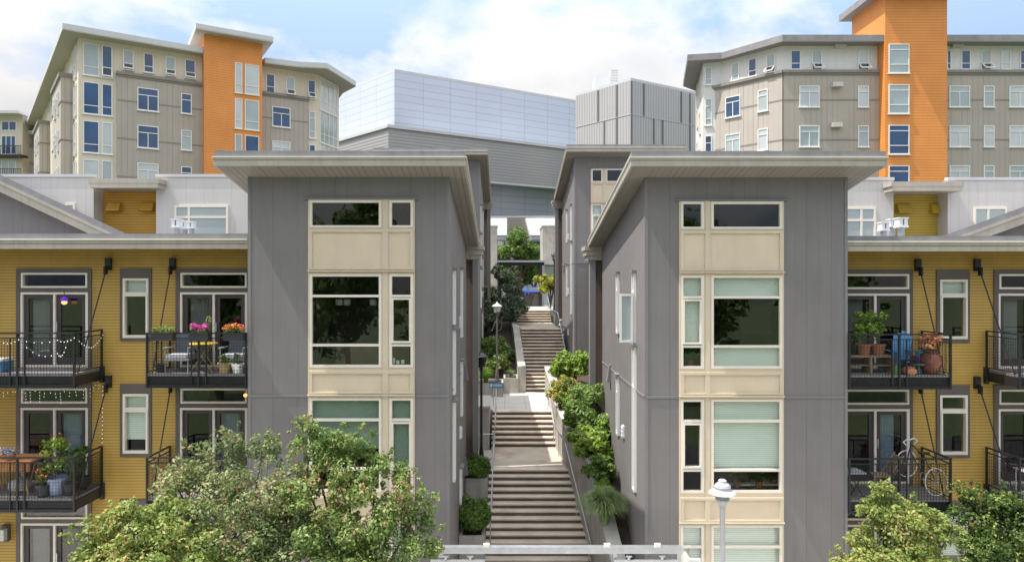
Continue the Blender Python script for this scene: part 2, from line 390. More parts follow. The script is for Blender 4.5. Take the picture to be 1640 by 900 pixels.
LWOOD = leafmat('dogwood_leaf', (.085, .16, .03), (.34, .44, .13), (.42, .22, .13), .004)
LWOOD2 = leafmat('red_tipped_leaf', (.09, .15, .04), (.38, .44, .18), (.48, .26, .18), .02)
LYEL = leafmat('yellow_green_leaf', (.12, .19, .03), (.38, .44, .12), (.5, .38, .14), .02)
LDARK = leafmat('dark_leaf', (.018, .04, .015), (.07, .12, .035))
LMID = leafmat('mid_green_leaf', (.05, .11, .02), (.20, .32, .06))
LBOX = leafmat('boxwood_leaf', (.06, .12, .02), (.20, .32, .06), nscale=3)
LLIME = leafmat('lime_leaf', (.12, .24, .03), (.36, .48, .08), nscale=2)
LRHO = leafmat('rhododendron_leaf', (.08, .16, .03), (.32, .44, .12), nscale=2)
LORA = leafmat('orange_bloom_leaf', (.14, .24, .04), (.38, .46, .08), (.75, .40, .10), .16, nscale=2.5)
LMAPLE = leafmat('maple_leaf', (.025, .06, .015), (.15, .23, .05), (.34, .38, .10), .05)
LGOLD = leafmat('gold_leaf', (.20, .24, .03), (.50, .50, .06), nscale=3)
LSILV = leafmat('silver_leaf', (.09, .13, .07), (.28, .34, .20))
LGRASS = leafmat('grass_blade', (.12, .20, .06), (.38, .48, .20), trans=.25, nscale=4)
FMAG = leafmat('magenta_petal', (.60, .03, .32), (.75, .12, .50), trans=.3)
FMIX = leafmat('mixed_petal', (.70, .12, .03), (.80, .50, .06), (.6, .04, .12), .35, trans=.3)
FPEACH = leafmat('peach_petal', (.75, .28, .12), (.85, .48, .28), trans=.3)
FPUR = leafmat('purple_petal', (.12, .02, .10), (.25, .08, .30), trans=.3)
FLAV = leafmat('lavender_petal', (.30, .26, .55), (.55, .5, .75), trans=.3)

# ---------------------------------------------------------------- foliage
def leaf_mesh(name, m, clumps, n, size, parent, seed=1, up=.45, wid=.55, shell=.45, droop=0.0):
    rg = np.random.default_rng(seed)
    C = np.array([c[:3] for c in clumps], float); Rr = np.array([c[3] for c in clumps], float)
    w = Rr ** 2; idx = rg.choice(len(clumps), n, p=w / w.sum())
    d = rg.normal(size=(n, 3)); d /= np.linalg.norm(d, axis=1)[:, None]
    rr = (shell + (1.03 - shell) * rg.random(n) ** .6)
    sc = np.ones((n, 3)); sc[:, 2] = .85
    p = C[idx] + d * sc * (Rr[idx] * rr)[:, None]
    nrm = d * .7 + np.array([0, 0, up]) + rg.normal(size=(n, 3)) * .45
    nrm /= np.linalg.norm(nrm, axis=1)[:, None]
    t = rg.normal(size=(n, 3)); t[:, 2] -= droop; t -= nrm * (t * nrm).sum(1)[:, None]; t /= np.linalg.norm(t, axis=1)[:, None]
    b = np.cross(nrm, t); s_ = size * (.45 + 1.1 * rg.random(n) ** 1.3)[:, None]
    v = np.empty((n, 4, 3))
    v[:, 0] = p - t * s_ * .5; v[:, 1] = p + b * s_ * wid * .5 + nrm * s_ * .12
    v[:, 2] = p + t * s_ * .5; v[:, 3] = p - b * s_ * wid * .5 + nrm * s_ * .12
    base = np.array(parent.get('_base', (0, 0, 0))) if parent is not None else np.zeros(3)
    v -= base
    me = bpy.data.meshes.new(name); me.vertices.add(4 * n); me.vertices.foreach_set('co', v.reshape(-1).astype(np.float32))
    me.loops.add(4 * n); me.loops.foreach_set('vertex_index', np.arange(4 * n, dtype=np.int32))
    me.polygons.add(n); me.polygons.foreach_set('loop_start', np.arange(0, 4 * n, 4, dtype=np.int32))
    me.materials.append(m); me.update(calc_edges=True); me.validate()
    o = bpy.data.objects.new(name, me); COL.objects.link(o)
    if parent is not None: o.parent = parent
    return o
def subclumps(lobes, k, seed, f=.5):
    rg = random.Random(seed); out = []
    for (x, y, z, r) in lobes:
        out.append((x, y, z, r * .62))
        for _ in range(k):
            d = Vector((rg.gauss(0, 1), rg.gauss(0, 1), rg.gauss(0, .9))).normalized() * r * (.55 + .4 * rg.random())
            out.append((x + d.x, y + d.y, z + d.z, r * f * (.55 + .7 * rg.random())))
    return out
def tree(name, label, base, lobes, n, size, m, seed, tr=.08, group=None, cat='tree', k=7, f=.45, **kw):
    t = thing(name, label, cat, base, group)
    rg = random.Random(seed); b = Vector(base)
    top = sum((Vector(l[:3]) for l in lobes), Vector()) / len(lobes)
    tk = MB(); fork = b.lerp(top, .45); fork.x += rg.uniform(-.1, .1)
    mid = b.lerp(fork, .5) + Vector((rg.uniform(-.06, .06), rg.uniform(-.06, .06), 0))
    tk.tube(b, mid, tr * 1.15, tr * .95, 9); tk.tube(mid, fork, tr * .95, tr * .8, 9)
    for l in lobes:
        e = Vector(l[:3]); q = fork.lerp(e, .5) + Vector((rg.uniform(-.1, .1), rg.uniform(-.1, .1), rg.uniform(0, .15)))
        tk.tube(fork, q, tr * .6, tr * .4, 6); tk.tube(q, e, tr * .4, tr * .15, 6)
        for _ in range(3):
            d = Vector((rg.gauss(0, 1), rg.gauss(0, 1), abs(rg.gauss(0, 1)))).normalized() * l[3] * .9
            tk.tube(e, e + d, tr * .15, tr * .05, 5)
    cl = subclumps(lobes, k, seed, f); tw = tk
    for l in lobes:                      # outlying sprays that break up the outline
        e = Vector(l[:3])
        for _ in range(7):
            dd = Vector((rg.gauss(0, 1), rg.gauss(0, .8), rg.gauss(.45, .8))).normalized(); q = e + dd * l[3] * rg.uniform(1.0, 1.28)
            tw.tube(e + dd * l[3] * .5, q, tr * .09, tr * .03, 4)
            for j in range(3): q2 = q.lerp(e, .07 * j) + Vector((rg.uniform(-.3, .3), rg.uniform(-.3, .3), rg.uniform(-.2, .3))) * l[3] * .25; cl.append((q2.x, q2.y, q2.z, l[3] * rg.uniform(.07, .15)))
    tk.build('trunk', BARK, t)
    leaf_mesh('crown', m, cl, n, size, t, seed, **kw)
    return t
def shrub(name, label, c, r, n, size, seed, base_z=None, m=None, flat=.85, group=None, cat='shrub', wid=.55, k=8, stem=True, ball=False):
    m = m or LBOX; bz = c[2] - r if base_z is None else base_z
    t = thing(name, label, cat, (c[0], c[1], bz), group)
    if stem:
        s = MB(); rg = random.Random(seed)
        for _ in range(6):
            s.tube((c[0] + rg.uniform(-.06, .06), c[1] + rg.uniform(-.06, .06), bz), (c[0] + rg.uniform(-.5, .5) * r, c[1] + rg.uniform(-.5, .5) * r, c[2] + r * .2), r * .05 + .005, r * .02 + .003, 5)
        s.build('stem', BARK, t)
    if ball: cl = subclumps([(c[0], c[1], c[2], r)], k * 3, seed, .30) + [(c[0], c[1], c[2], r * .93)] * 6
    else:
        rg = random.Random(seed + 5)
        lb = [(c[0] + rg.uniform(-.6, .5) * r, c[1] + rg.uniform(-1.0, 1.1) * r, c[2] + rg.uniform(-.55, .30) * r, r * rg.uniform(.42, .68)) for _ in range(9)]
        cl = subclumps(lb, 5, seed, .42) + [(x_, y_, z_ - .05, r_ * .8) for x_, y_, z_, r_ in lb]
    leaf_mesh('foliage', m, cl, int(n * 1.7), size * 1.2, t, seed, wid=wid)
    return t
def Lb(px, py, D, rpx): return (PX(px, D), D, PZ(py, D), rpx * D / F)

# ================================================================ THE SETTING
g = MB()
prof = [(-300, 0), (20.6, 0), (23, .35), (30, 1.9), (35, 2.9), (41, 3.7), (46.5, 5.9), (48.5, 6.7), (56, 6.86), (900, 6.86)]
for (ya, za), (yb, zb) in zip(prof, prof[1:]):
    g.quad((-900, ya, za), (900, ya, za), (900, yb, zb), (-900, yb, zb))
struct(g.build('ground', GRASS))
rd = MB(); rd.box(-120, 120, -3, 9, -.2, .012); struct(rd.build('road', ASPH))
mk = MB()
for i in range(-14, 15): mk.box(i * 6 - 1.5, i * 6 + 1.5, 2.93, 3.07, .012, .018)
struct(mk.build('road_marking', WHITEMETAL))
sw = MB(); sw.box(-120, 120, 9.15, 16.2, -.2, .13); struct(sw.build('pavement', PAVER))
kb = MB(); kb.box(-120, 120, 9, 9.15, -.2, .14); struct(kb.build('kerb', CONCL))
fc = MB(); fc.box(-1.33, 3.45, 16.2, 21.2, -.2, .10); struct(fc.build('forecourt', CONC))

# ---- stairs, landings and terrace rising through the alley
def interp(tab, y):
    for (a, va), (b, vb) in zip(tab, tab[1:]):
        if a <= y <= b: return va + (vb - va) * (y - a) / (b - a)
    return tab[0][1] if y < tab[0][0] else tab[-1][1]
XL = [(18, -.72), (22, -.58), (25, -.53), (30.2, -.5), (35.2, -.5)]
XR = [(18.5, 2.84), (21.5, 2.62), (25, 2.28), (28.1, 2.10), (30.2, 1.98), (35.2, 2.06)]
def flight(mb, y0, z0, n, rise, run, xl, xr, zb):
    for i in range(n):
        ya = y0 + i * run; yb = y0 + (i + 1) * run + .04; zt = z0 + (i + 1) * rise
        mb.prism([(xl(ya), ya), (xr(ya), ya), (xr(yb), yb), (xl(yb), yb)], zb, zt - .045, 0)
        mb.prism([(xl(ya) , ya - .035), (xr(ya), ya - .035), (xr(yb), yb), (xl(yb), yb)], zt - .045, zt, 1)   # overhanging tread nosing
xl = lambda y: interp(XL, y) - .02; xr = lambda y: interp(XR, y) + .05
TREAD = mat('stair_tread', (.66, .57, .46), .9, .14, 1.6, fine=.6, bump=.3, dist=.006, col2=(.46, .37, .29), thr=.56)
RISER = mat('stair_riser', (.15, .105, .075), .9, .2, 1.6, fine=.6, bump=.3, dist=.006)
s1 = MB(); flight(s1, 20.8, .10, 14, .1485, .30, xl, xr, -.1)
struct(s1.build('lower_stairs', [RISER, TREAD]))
l1 = MB(); ZA = .10 + 14 * .1485
l1.prism([(xl(25.03), 25.03), (xr(25.03), 25.03), (xr(28.13), 28.13), (xl(28.13), 28.13)], 1.2, ZA - .002)
struct(l1.build('stair_landing', STAIR))
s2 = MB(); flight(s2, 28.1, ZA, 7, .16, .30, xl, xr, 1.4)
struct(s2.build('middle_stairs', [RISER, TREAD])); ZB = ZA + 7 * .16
tr_ = MB(); tr_.prism([(-1.4, 30.24), (2.05, 30.24), (2.1, 35.3), (-1.4, 35.3)], 2.0, ZB - .002); struct(tr_.build('terrace', PAVER))
XL2 = [(35.2, 1.12), (48, .75)]; XR2 = [(35.2, 3.5), (48, 3.16)]
xl2 = lambda y: interp(XL2, y); xr2 = lambda y: interp(XR2, y)
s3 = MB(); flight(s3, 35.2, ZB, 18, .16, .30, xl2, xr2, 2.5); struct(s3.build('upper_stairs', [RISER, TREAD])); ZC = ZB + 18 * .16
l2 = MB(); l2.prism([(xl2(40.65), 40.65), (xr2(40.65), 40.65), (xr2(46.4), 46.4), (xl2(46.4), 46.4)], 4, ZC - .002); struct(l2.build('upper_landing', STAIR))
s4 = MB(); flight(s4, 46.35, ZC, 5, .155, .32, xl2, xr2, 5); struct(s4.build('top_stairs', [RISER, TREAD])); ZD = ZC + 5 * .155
pz = MB(); pz.box(-8, 12, 47.99, 58, 6, ZD - .002); struct(pz.build('plaza', CONCL))
pk = MB(); pk.box(-14, 20, 58, 88, 6, ZD - .05); struct(pk.build('parking_lot', ASPH))

# soil beds beside the stairs
def ribbon(mb, pts, x1f, dz=0):      # surface between polyline (x,y,z) and x1f(y)
    for a, b in zip(pts, pts[1:]):
        mb.quad((a[0], a[1], a[2] + dz), (x1f(a[1]), a[1], a[2] + dz + .05), (x1f(b[1]), b[1], b[2] + dz + .05), (b[0], b[1], b[2] + dz))
WP = [(2.95, 17.9, 1.25), (2.80, 18.6, 1.94), (2.66, 21.5, 3.30), (2.27, 25, 3.62), (2.10, 28.1, 3.95), (2.02, 31, 4.55), (2.09, 35.3, 4.60)]
sb = MB(); ribbon(sb, WP[1:], lambda y: 3.5 if y < 25 else 4.4, -.28)
sb.quad((2.1, 35.3, 4.3), (4.4, 35.3, 4.35), (4.4, 36.0, 4.2), (3.45, 36.0, 4.15))
sb.quad((3.42, 36, 4.15), (4.4, 36, 4.2), (4.4, 45, 4.5), (3.3, 45, 4.4))
struct(sb.build('planting_bed', SOIL))
sbl = MB(); sbl.quad((-1.4, 35.3, 3.6), (.95, 35.3, 3.6), (.70, 47.9, 6.7), (-1.4, 47.9, 6.7)); struct(sbl.build('planting_bed', SOIL))

# ================================================================ GREY TOWERS
SC = F / 17.0
def window(parent, fr, s0, s1, z0, z1, hb=(), vb=(), fw=.055, proud=.045, gd=-.03, fm=None, gm=None, blinds=(), bm=None, bd=-.10, bar=.05, sash=None, name='window', frd=-.06, vtop=None):
    """framed window: frame mesh > pane (> blind); hb/vb bar positions, blinds (s0,s1,z0,z1)"""
    fm = fm or CREAM; gm = gm or GLASS
    m = MB(); d0, d1 = frd, proud
    m.fbox(fr, s0, s0 + fw, d0, d1, z0, z1); m.fbox(fr, s1 - fw, s1, d0, d1, z0, z1)
    m.fbox(fr, s0 + fw, s1 - fw, d0, d1 - .002, z0, z0 + fw); m.fbox(fr, s0 + fw, s1 - fw, d0, d1 - .002, z1 - fw, z1)
    for h in hb: m.fbox(fr, s0 + fw, s1 - fw, d0, d1 - .004, h - bar / 2, h + bar / 2)
    for v in vb: m.fbox(fr, v - bar / 2, v + bar / 2, d0, d1 - .006, z0 + fw, (vtop or z1 - fw))
    if sash:
        a, b, c, e = sash; w = .045
        for q in ((a, a + w, c, e), (b - w, b, c, e), (a + w, b - w, c, c + w), (a + w, b - w, e - w, e)): m.fbox(fr, q[0], q[1], d0 + .01, d1 + .02, q[2], q[3])
    w = m.build(name, fm, parent)
    p = MB(); p.quad(fr.pt(s0 + fw * .6, gd, z0 + fw * .6), fr.pt(s1 - fw * .6, gd, z0 + fw * .6), fr.pt(s1 - fw * .6, gd, z1 - fw * .6), fr.pt(s0 + fw * .6, gd, z1 - fw * .6))
    p.build('pane', gm, w)
    for b in blinds:
        q = MB(); q.quad(fr.pt(b[0], bd, b[2]), fr.pt(b[1], bd, b[2]), fr.pt(b[1], bd, b[3]), fr.pt(b[0], bd, b[3])); q.build('blind', bm or BLIND, w)
    return w

def tower(name, label, X0, X1, y0, cols, dz, side, win_side, blind_spec, group, far=False):
    """X0,X1 wall; cols=(c0,a1,b0,c1) window column edges; side=+1: alley wall is at X1, -1: at X0"""
    y1 = y0 + 7.4; zt = lambda y: EZ + 3.10 - .182 * (y - 16.2)      # roof top plane
    z_ = lambda py: EZ - (py + dz - CY) / SC
    t = thing(name, label, 'building', ((X0 + X1) / 2, y0 + 3.5, 0), group)
    zwt = zt(y0) - .36
    fr = Fr((X0, y0), (X1, y0)); w = X1 - X0
    c0, a1, b0, c1 = [c - X0 for c in cols]
    m = MB()
    m.wall(fr, 0, w, -.2, zwt - .01, [(c0, c1, .3, z_(321))], .25)
    # side and back walls
    def sidewall(x, sgn):
        a, b = (x, y0 + .004), (x, y1)
        q = [(x, y0, -.2), (x, y1, -.2), (x, y1, zt(y1) - .36), (x, y0, zt(y0) - .36)]
        uv = [(p[1], p[2]) for p in q]
        if sgn < 0: q = q[::-1]; uv = uv[::-1]
        m.quad(*q, 0, uv)
    sidewall(X1, 1); sidewall(X0, -1)
    m.quad((X1, y1, -.2), (X0, y1, -.2), (X0, y1, zt(y1) - .36), (X1, y1, zt(y1) - .36))
    m.build('wall', GREY, t)
    # belt flashing and corner trim
    f = MB(); zb = z_(634)
    f.fbox(fr, 0, c0 - .03, 0, .02, zb - .025, zb + .03); f.fbox(fr, c1 + .03, w, 0, .02, zb - .025, zb + .03)
    for a in (0.0, w - .075): f.fbox(fr, a, a + .075, -.01, .012, 0, zwt - .02)
    ax = X1 if side > 0 else X0
    f.box(ax - .01 if side > 0 else ax - .02, ax + .02 if side > 0 else ax + .01, y0 + .02, y1 - .02, zb - .025, zb + .03)
    f.fbox(fr, c0 - .12, c1 + .12, .0, .06, z_(321) + .02, z_(321) + .05)
    f.build('flashing', GREYTRIM, t)
    # roof
    ox0, ox1, oy0, oy1 = X0 - .53, X1 + .46, y0 - .8, y1 + .1
    if side < 0: ox0, ox1 = X0 - .5, X1 + .55
    r = MB(); r.slab(ox0 + .03, ox1 - .03, oy0 + .03, oy1 - .03, zt, 0, 0, -.15); rf = r.build('roof', MEMB, t)
    r = MB(); r.slab(ox0 - .02, ox1 + .02, oy0 - .02, oy1 + .02, zt, 0, -.15, -.175, 1); r.slab(ox0, ox1, oy0, oy1, zt, 0, -.175, -.225)
    r.slab(ox0 + .02, ox1 - .02, oy0 + .02, oy1 - .02, zt, 0, -.225, -.245); r.slab(ox0 + .005, ox1 - .005, oy0 + .005, oy1 - .005, zt, 0, -.245, -.365); r.build('fascia', [FASC, DRIP], rf)
    r = MB(); q = MB()
    zz = lambda y: zt(y)
    q.slab(ox0 + .06, ox1 - .06, oy0 + .06, oy1 - .06, zt, 0, -.355, -.369); q.build('soffit', SOFF, rf)
    # beige window bay: plate with openings
    bay = MB(); Z = {k: z_(k) for k in (321, 365, 370, 430, 439, 588, 596, 628, 637, 787, 796, 830, 838, 988)}
    rows = [(365, 321), (588, 439), (787, 637), (988, 838)]
    holes = []
    for lo, hi in rows:
        holes += [(c0 + .02, a1, z_(lo), z_(hi)), (b0, c1 - .02, z_(lo), z_(hi))]
    bay.wall(fr, c0, c1, .3, z_(321) + .02, holes, .12, d=.022)
    bay.fbox(fr, c0 - .02, c0, -.1, .03, .3, z_(321) + .02); bay.fbox(fr, c1, c1 + .02, -.1, .03, .3, z_(321) + .02)
    bay.build('window_bay', BEIGE, t)
    # spandrel panels: raised strips around a field
    for hi, lo in ((370, 430), (596, 628), (796, 830)):
        sp = MB(); za, zb_ = z_(hi), z_(lo)
        sp.fbox(fr, c0, c1, .022, .065, za - .03, za + .035); sp.fbox(fr, c0 , c1 , .022, .065, zb_ - .03, zb_ + .01)
        sp.fbox(fr, c0 + .001, c0 + .09, .022, .063, zb_, za); sp.fbox(fr, c1 - .09, c1 - .001, .022, .063, zb_, za)
        sp.fbox(fr, a1 + .03, b0 - .03, .022, .061, zb_, za)
        sp.fbox(fr, c0 - .02, c1 + .02, .022, .10, zb_ - .075, zb_ - .045)
        sp.build('spandrel_panel', BEIGE2, t)
    mu = MB(); mu.fbox(fr, a1 + .04, b0 - .04, .02, .04, .3, z_(321) + .02); mu.build('mullion', BEIGE2, t)
    wide = 0 if (a1 - c0) > (c1 - b0) else 1
    for ri, (lo, hi) in enumerate(rows):
        za, zb_ = z_(lo), z_(hi)
        for ci, (a, b) in enumerate(((c0 + .02, a1), (b0, c1 - .02))):
            hb = [] if ri == 0 else [zb_ - 35 / SC, zb_ - 113.5 / SC]
            if ri == 3: hb = [zb_ - 35 / SC]
            sash = None
            if ci != wide and ri in (1, 2): sash = (a + .05, b - .05, zb_ - 110 / SC, zb_ - 38 / SC)
            bl = []
            for (r_, c_, f0, f1) in blind_spec:
                if r_ == ri and c_ == (0 if ci == wide else 1): bl.append((a + .05, b - .05, zb_ - (zb_ - za) * f1, zb_ - (zb_ - za) * f0))
            window(t, fr, a, b, za, zb_, hb, (), .06, .04, blinds=bl, sash=sash, bar=.06, bm=BLINDD if side > 0 else BLIND)
    # interior rooms
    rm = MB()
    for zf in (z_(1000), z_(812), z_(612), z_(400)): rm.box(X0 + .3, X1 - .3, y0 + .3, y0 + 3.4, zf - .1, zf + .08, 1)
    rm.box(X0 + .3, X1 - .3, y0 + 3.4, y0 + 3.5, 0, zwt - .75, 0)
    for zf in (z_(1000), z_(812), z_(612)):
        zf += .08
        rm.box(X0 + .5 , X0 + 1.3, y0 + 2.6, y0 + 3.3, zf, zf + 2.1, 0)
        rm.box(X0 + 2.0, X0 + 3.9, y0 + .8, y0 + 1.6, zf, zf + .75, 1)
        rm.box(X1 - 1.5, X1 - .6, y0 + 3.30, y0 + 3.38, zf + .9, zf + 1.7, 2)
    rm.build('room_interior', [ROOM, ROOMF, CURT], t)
    # alley-side windows, vents, sconces
    fa = Fr((X1, y0), (X1, y1)) if side > 0 else Fr((X0, y1), (X0, y0))
    conv = (lambda D: D - y0) if side > 0 else (lambda D: y1 - D)
    for (D, wd, za, zb_, kind) in win_side:
        a = conv(D) - wd / 2; b = a + wd
        ww = window(t, fa, a, b, za, zb_, [zb_ - (zb_ - za) * .28] if (zb_ - za) > 1.2 else [], (), .06, .07, gd=.02, gm=GTEAL, frd=.001, fm=WHITE)
        hood = MB(); hood.fbox(fa, a - .06, b + .06, .003, .13, zb_ + .01, zb_ + .07); hood.build('hood', GREYTRIM, t)
        if kind == 'open':      # casement swung out at right angles
            sa = a if side > 0 else b; dd = 1 if side > 0 else -1
            sm = MB(); L_ = .36; zc, ze = zb_ - (zb_ - za) * .99, zb_ - (zb_ - za) * .3
            for (d0, d1, zq, zr) in ((.08, .14, zc, ze), (.08 + L_ - .06, .08 + L_, zc, ze), (.14, .02 + L_, zc, zc + .06), (.14, .02 + L_, ze - .06, ze)):
                sm.fbox(fa, sa - .02, sa + .02, d0, d1, zq, zr)
            sh = sm.build('open_casement', WHITE, t)
            pp = MB(); pp.quad(fa.pt(sa, .12, zc + .03), fa.pt(sa, .05 + L_, zc + .03), fa.pt(sa, .05 + L_, ze - .03), fa.pt(sa, .12, ze - .03)); pp.build('pane', GTEAL, sh)
    return t, fa, conv

def vent(t, fa, s, z):
    m = MB(); m.fbox(fa, s - .13, s + .13, .003, .05, z - .17, z + .17)
    for i in range(3): m.fbox(fa, s - .12, s + .12, .05, .075, z - .15 + i * .11, z - .09 + i * .11)
    m.fbox(fa, s - .015, s + .015, .05, .085, z - .16, z + .16); m.build('vent_cover', WHITEMETAL, t)
def sconce(t, fa, s, z):
    m = MB(); w = .11
    v = [fa.pt(s - w, .003, z - .3), fa.pt(s + w, .003, z - .3), fa.pt(s + w, .003, z + .3), fa.pt(s - w, .003, z + .3),
         fa.pt(s - w, .14, z - .26), fa.pt(s + w, .14, z - .26), fa.pt(s + w, .05, z + .3), fa.pt(s - w, .05, z + .3)]
    m.add(v, ((0, 3, 2, 1), (4, 5, 6, 7), (0, 1, 5, 4), (1, 2, 6, 5), (2, 3, 7, 6), (3, 0, 4, 7))); m.build('wall_light', GREYTRIM, t)
def porch(t, side, xw, y0, y1, zc):
    """thick-capped canopy on a pier where the tower meets the link block"""
    s = side
    def bx(m, a, b, c, d, e, f): m.box(min(a, b), max(a, b), c, d, e, f)
    m = MB(); bx(m, xw - s * .3, xw + s * .62, y0, y1, zc - .15, zc); bx(m, xw - s * .3, xw + s * .57, y0 + .05, y1 - .05, zc - .33, zc - .15); bx(m, xw - s * .3, xw + s * .50, y0 + .1, y1 - .1, zc - .50, zc - .33)
    m.build('porch_cap', FASC, t)
    m = MB(); bx(m, xw + s * .22, xw + s * .42, y0 + .12, y0 + .5, .5, zc - .5); m.build('porch_pier', GREYTRIM, t)
    m = MB(); bx(m, xw - s * 1.2, xw + s * .20, y0 + .62, y0 + .8, .5, zc - .5); m.build('porch_wall', BROWNWALL, t)
    m = MB(); bx(m, xw - s * .9, xw + s * .44, y0 + .80, y1 + 10.0, .5, zc - .02) if False else bx(m, xw - s * .95, xw + s * -.93, y0 + .8, y1 + 8, .5, zc - .02)
    m.build('link_wall', GREY, t)

grp = 'grey towers along the stair alley'
gx = lambda px: (px - CX) / SC
TLs = [(18.15, .32, EZ - 1.15, EZ + .28, ''), (21.3, .32, EZ - 1.75, EZ + .35, ''),
       (18.15, .32, EZ - 3.0, EZ - 1.3, ''), (18.15, .32, EZ - 5.3, EZ - 3.2, ''), (21.3, .32, EZ - 4.2, EZ - 2.5, ''), (20.9, .32, EZ - 7.3, EZ - 5.7, '')]
TL, faL, cvL = tower('grey_tower', 'nearer tall grey tower left of the stairs, behind the big leafy tree', gx(397), gx(720), 17.0,
    [gx(v) for v in (495, 611, 624, 663)], 0, 1, TLs,
    [(2, 0, 0, .24), (2, 1, 0, .24), (2, 0, .25, .55), (2, 1, .25, .75), (3, 0, 0, .9), (3, 1, 0, .9)], grp)
porch(TL, 1, gx(720), 24.42, 25.6, EZ + 1.28)
for (D, z) in ((20.75, EZ - 1.25), (20.75, EZ - 4.6)): vent(TL, faL, cvL(D), z)
for (D, z) in ((23.2, EZ - 3.1), (23.2, EZ - 6.3)): sconce(TL, faL, cvL(D), z)
TRs = [(20.9, .32, EZ - 1.6, EZ + .22, ''), (18.3, .32, EZ - 1.65, EZ + .22, 'open'), (18.25, .32, EZ - 5.6, EZ - 1.75, ''), (20.9, .32, EZ - 4.7, EZ - 2.9, ''), ]
TR, faR, cvR = tower('grey_tower', 'nearer tall grey tower right of the stairs, behind the pale street lamp', gx(1033), gx(1358), 17.02,
    [gx(v) for v in (1089, 1127, 1139, 1254)], 2.2, -1, TRs,
    [(1, 0, 0, .24), (1, 1, 0, .24), (1, 1, .25, .74), (1, 0, .78, 1), (2, 0, 0, .24), (2, 0, .24, .74), (3, 0, 0, 1), (3, 1, 0, .6)], grp)
porch(TR, -1, gx(1033), 24.44, 25.6, EZ + 1.25)
for (D, z) in ((19.9, EZ - 1.35), (20.0, EZ - 4.4), (20.0, EZ - 6.7)): vent(TR, faR, cvR(D), z)
for (D, z) in ((22.5, EZ - 3.05),): sconce(TR, faR, cvR(D), z)
# white casement open at the foot of the right tower
oc = MB(); fo = Fr((gx(1033), 17.02), (gx(1358), 17.02)); s_ = gx(1094) - gx(1033)
oc.fbox(fo, s_, s_ + .05, .05, .5, EZ - 8.2, EZ - 6.72); oc.fbox(fo, s_ + .05, s_ + .3, .45, .5, EZ - 6.78, EZ - 6.72); oc.fbox(fo, s_ + .25, s_ + .3, .45, .5, EZ - 8.2, EZ - 6.78)
oc.build('open_casement', WHITE, TR)
dyT, dzT = 18.7, 3.83
bx_, by_, _ = TL.location
B1 = dup(TL, (bx_ + .05, by_ + dyT + 0.6, dzT), 'farther grey tower left of the stairs, only its roof and alley wall showing')
bx_, by_, _ = TR.location
B2 = dup(TR, (bx_ + .12, by_ + dyT - .3, dzT), 'farther grey tower right of the stairs, rising behind the nearer one')
for q_ in [o for o in B2.children if o.name.startswith('open_casement')]:
    for h_ in list(q_.children): bpy.data.objects.remove(h_)
    bpy.data.objects.remove(q_)
for b in (B1, B2):      # legs of the far towers go down to the ground they stand on
    m = MB(); x0, x1 = ((gx(397), gx(720)) if b is B1 else (gx(1033), gx(1358))); x0 += b.location.x - (TL if b is B1 else TR).location.x; x1 += b.location.x - (TL if b is B1 else TR).location.x
    yb = by_ + dyT; m.box(x0 + .02, x1 - .02, b.location.y - 3.4, b.location.y + 3.8, 1.5, 3.9)
    o = m.build('base_wall', GREY, None); o.parent = b; o.matrix_parent_inverse = Matrix.Translation(-b.location)

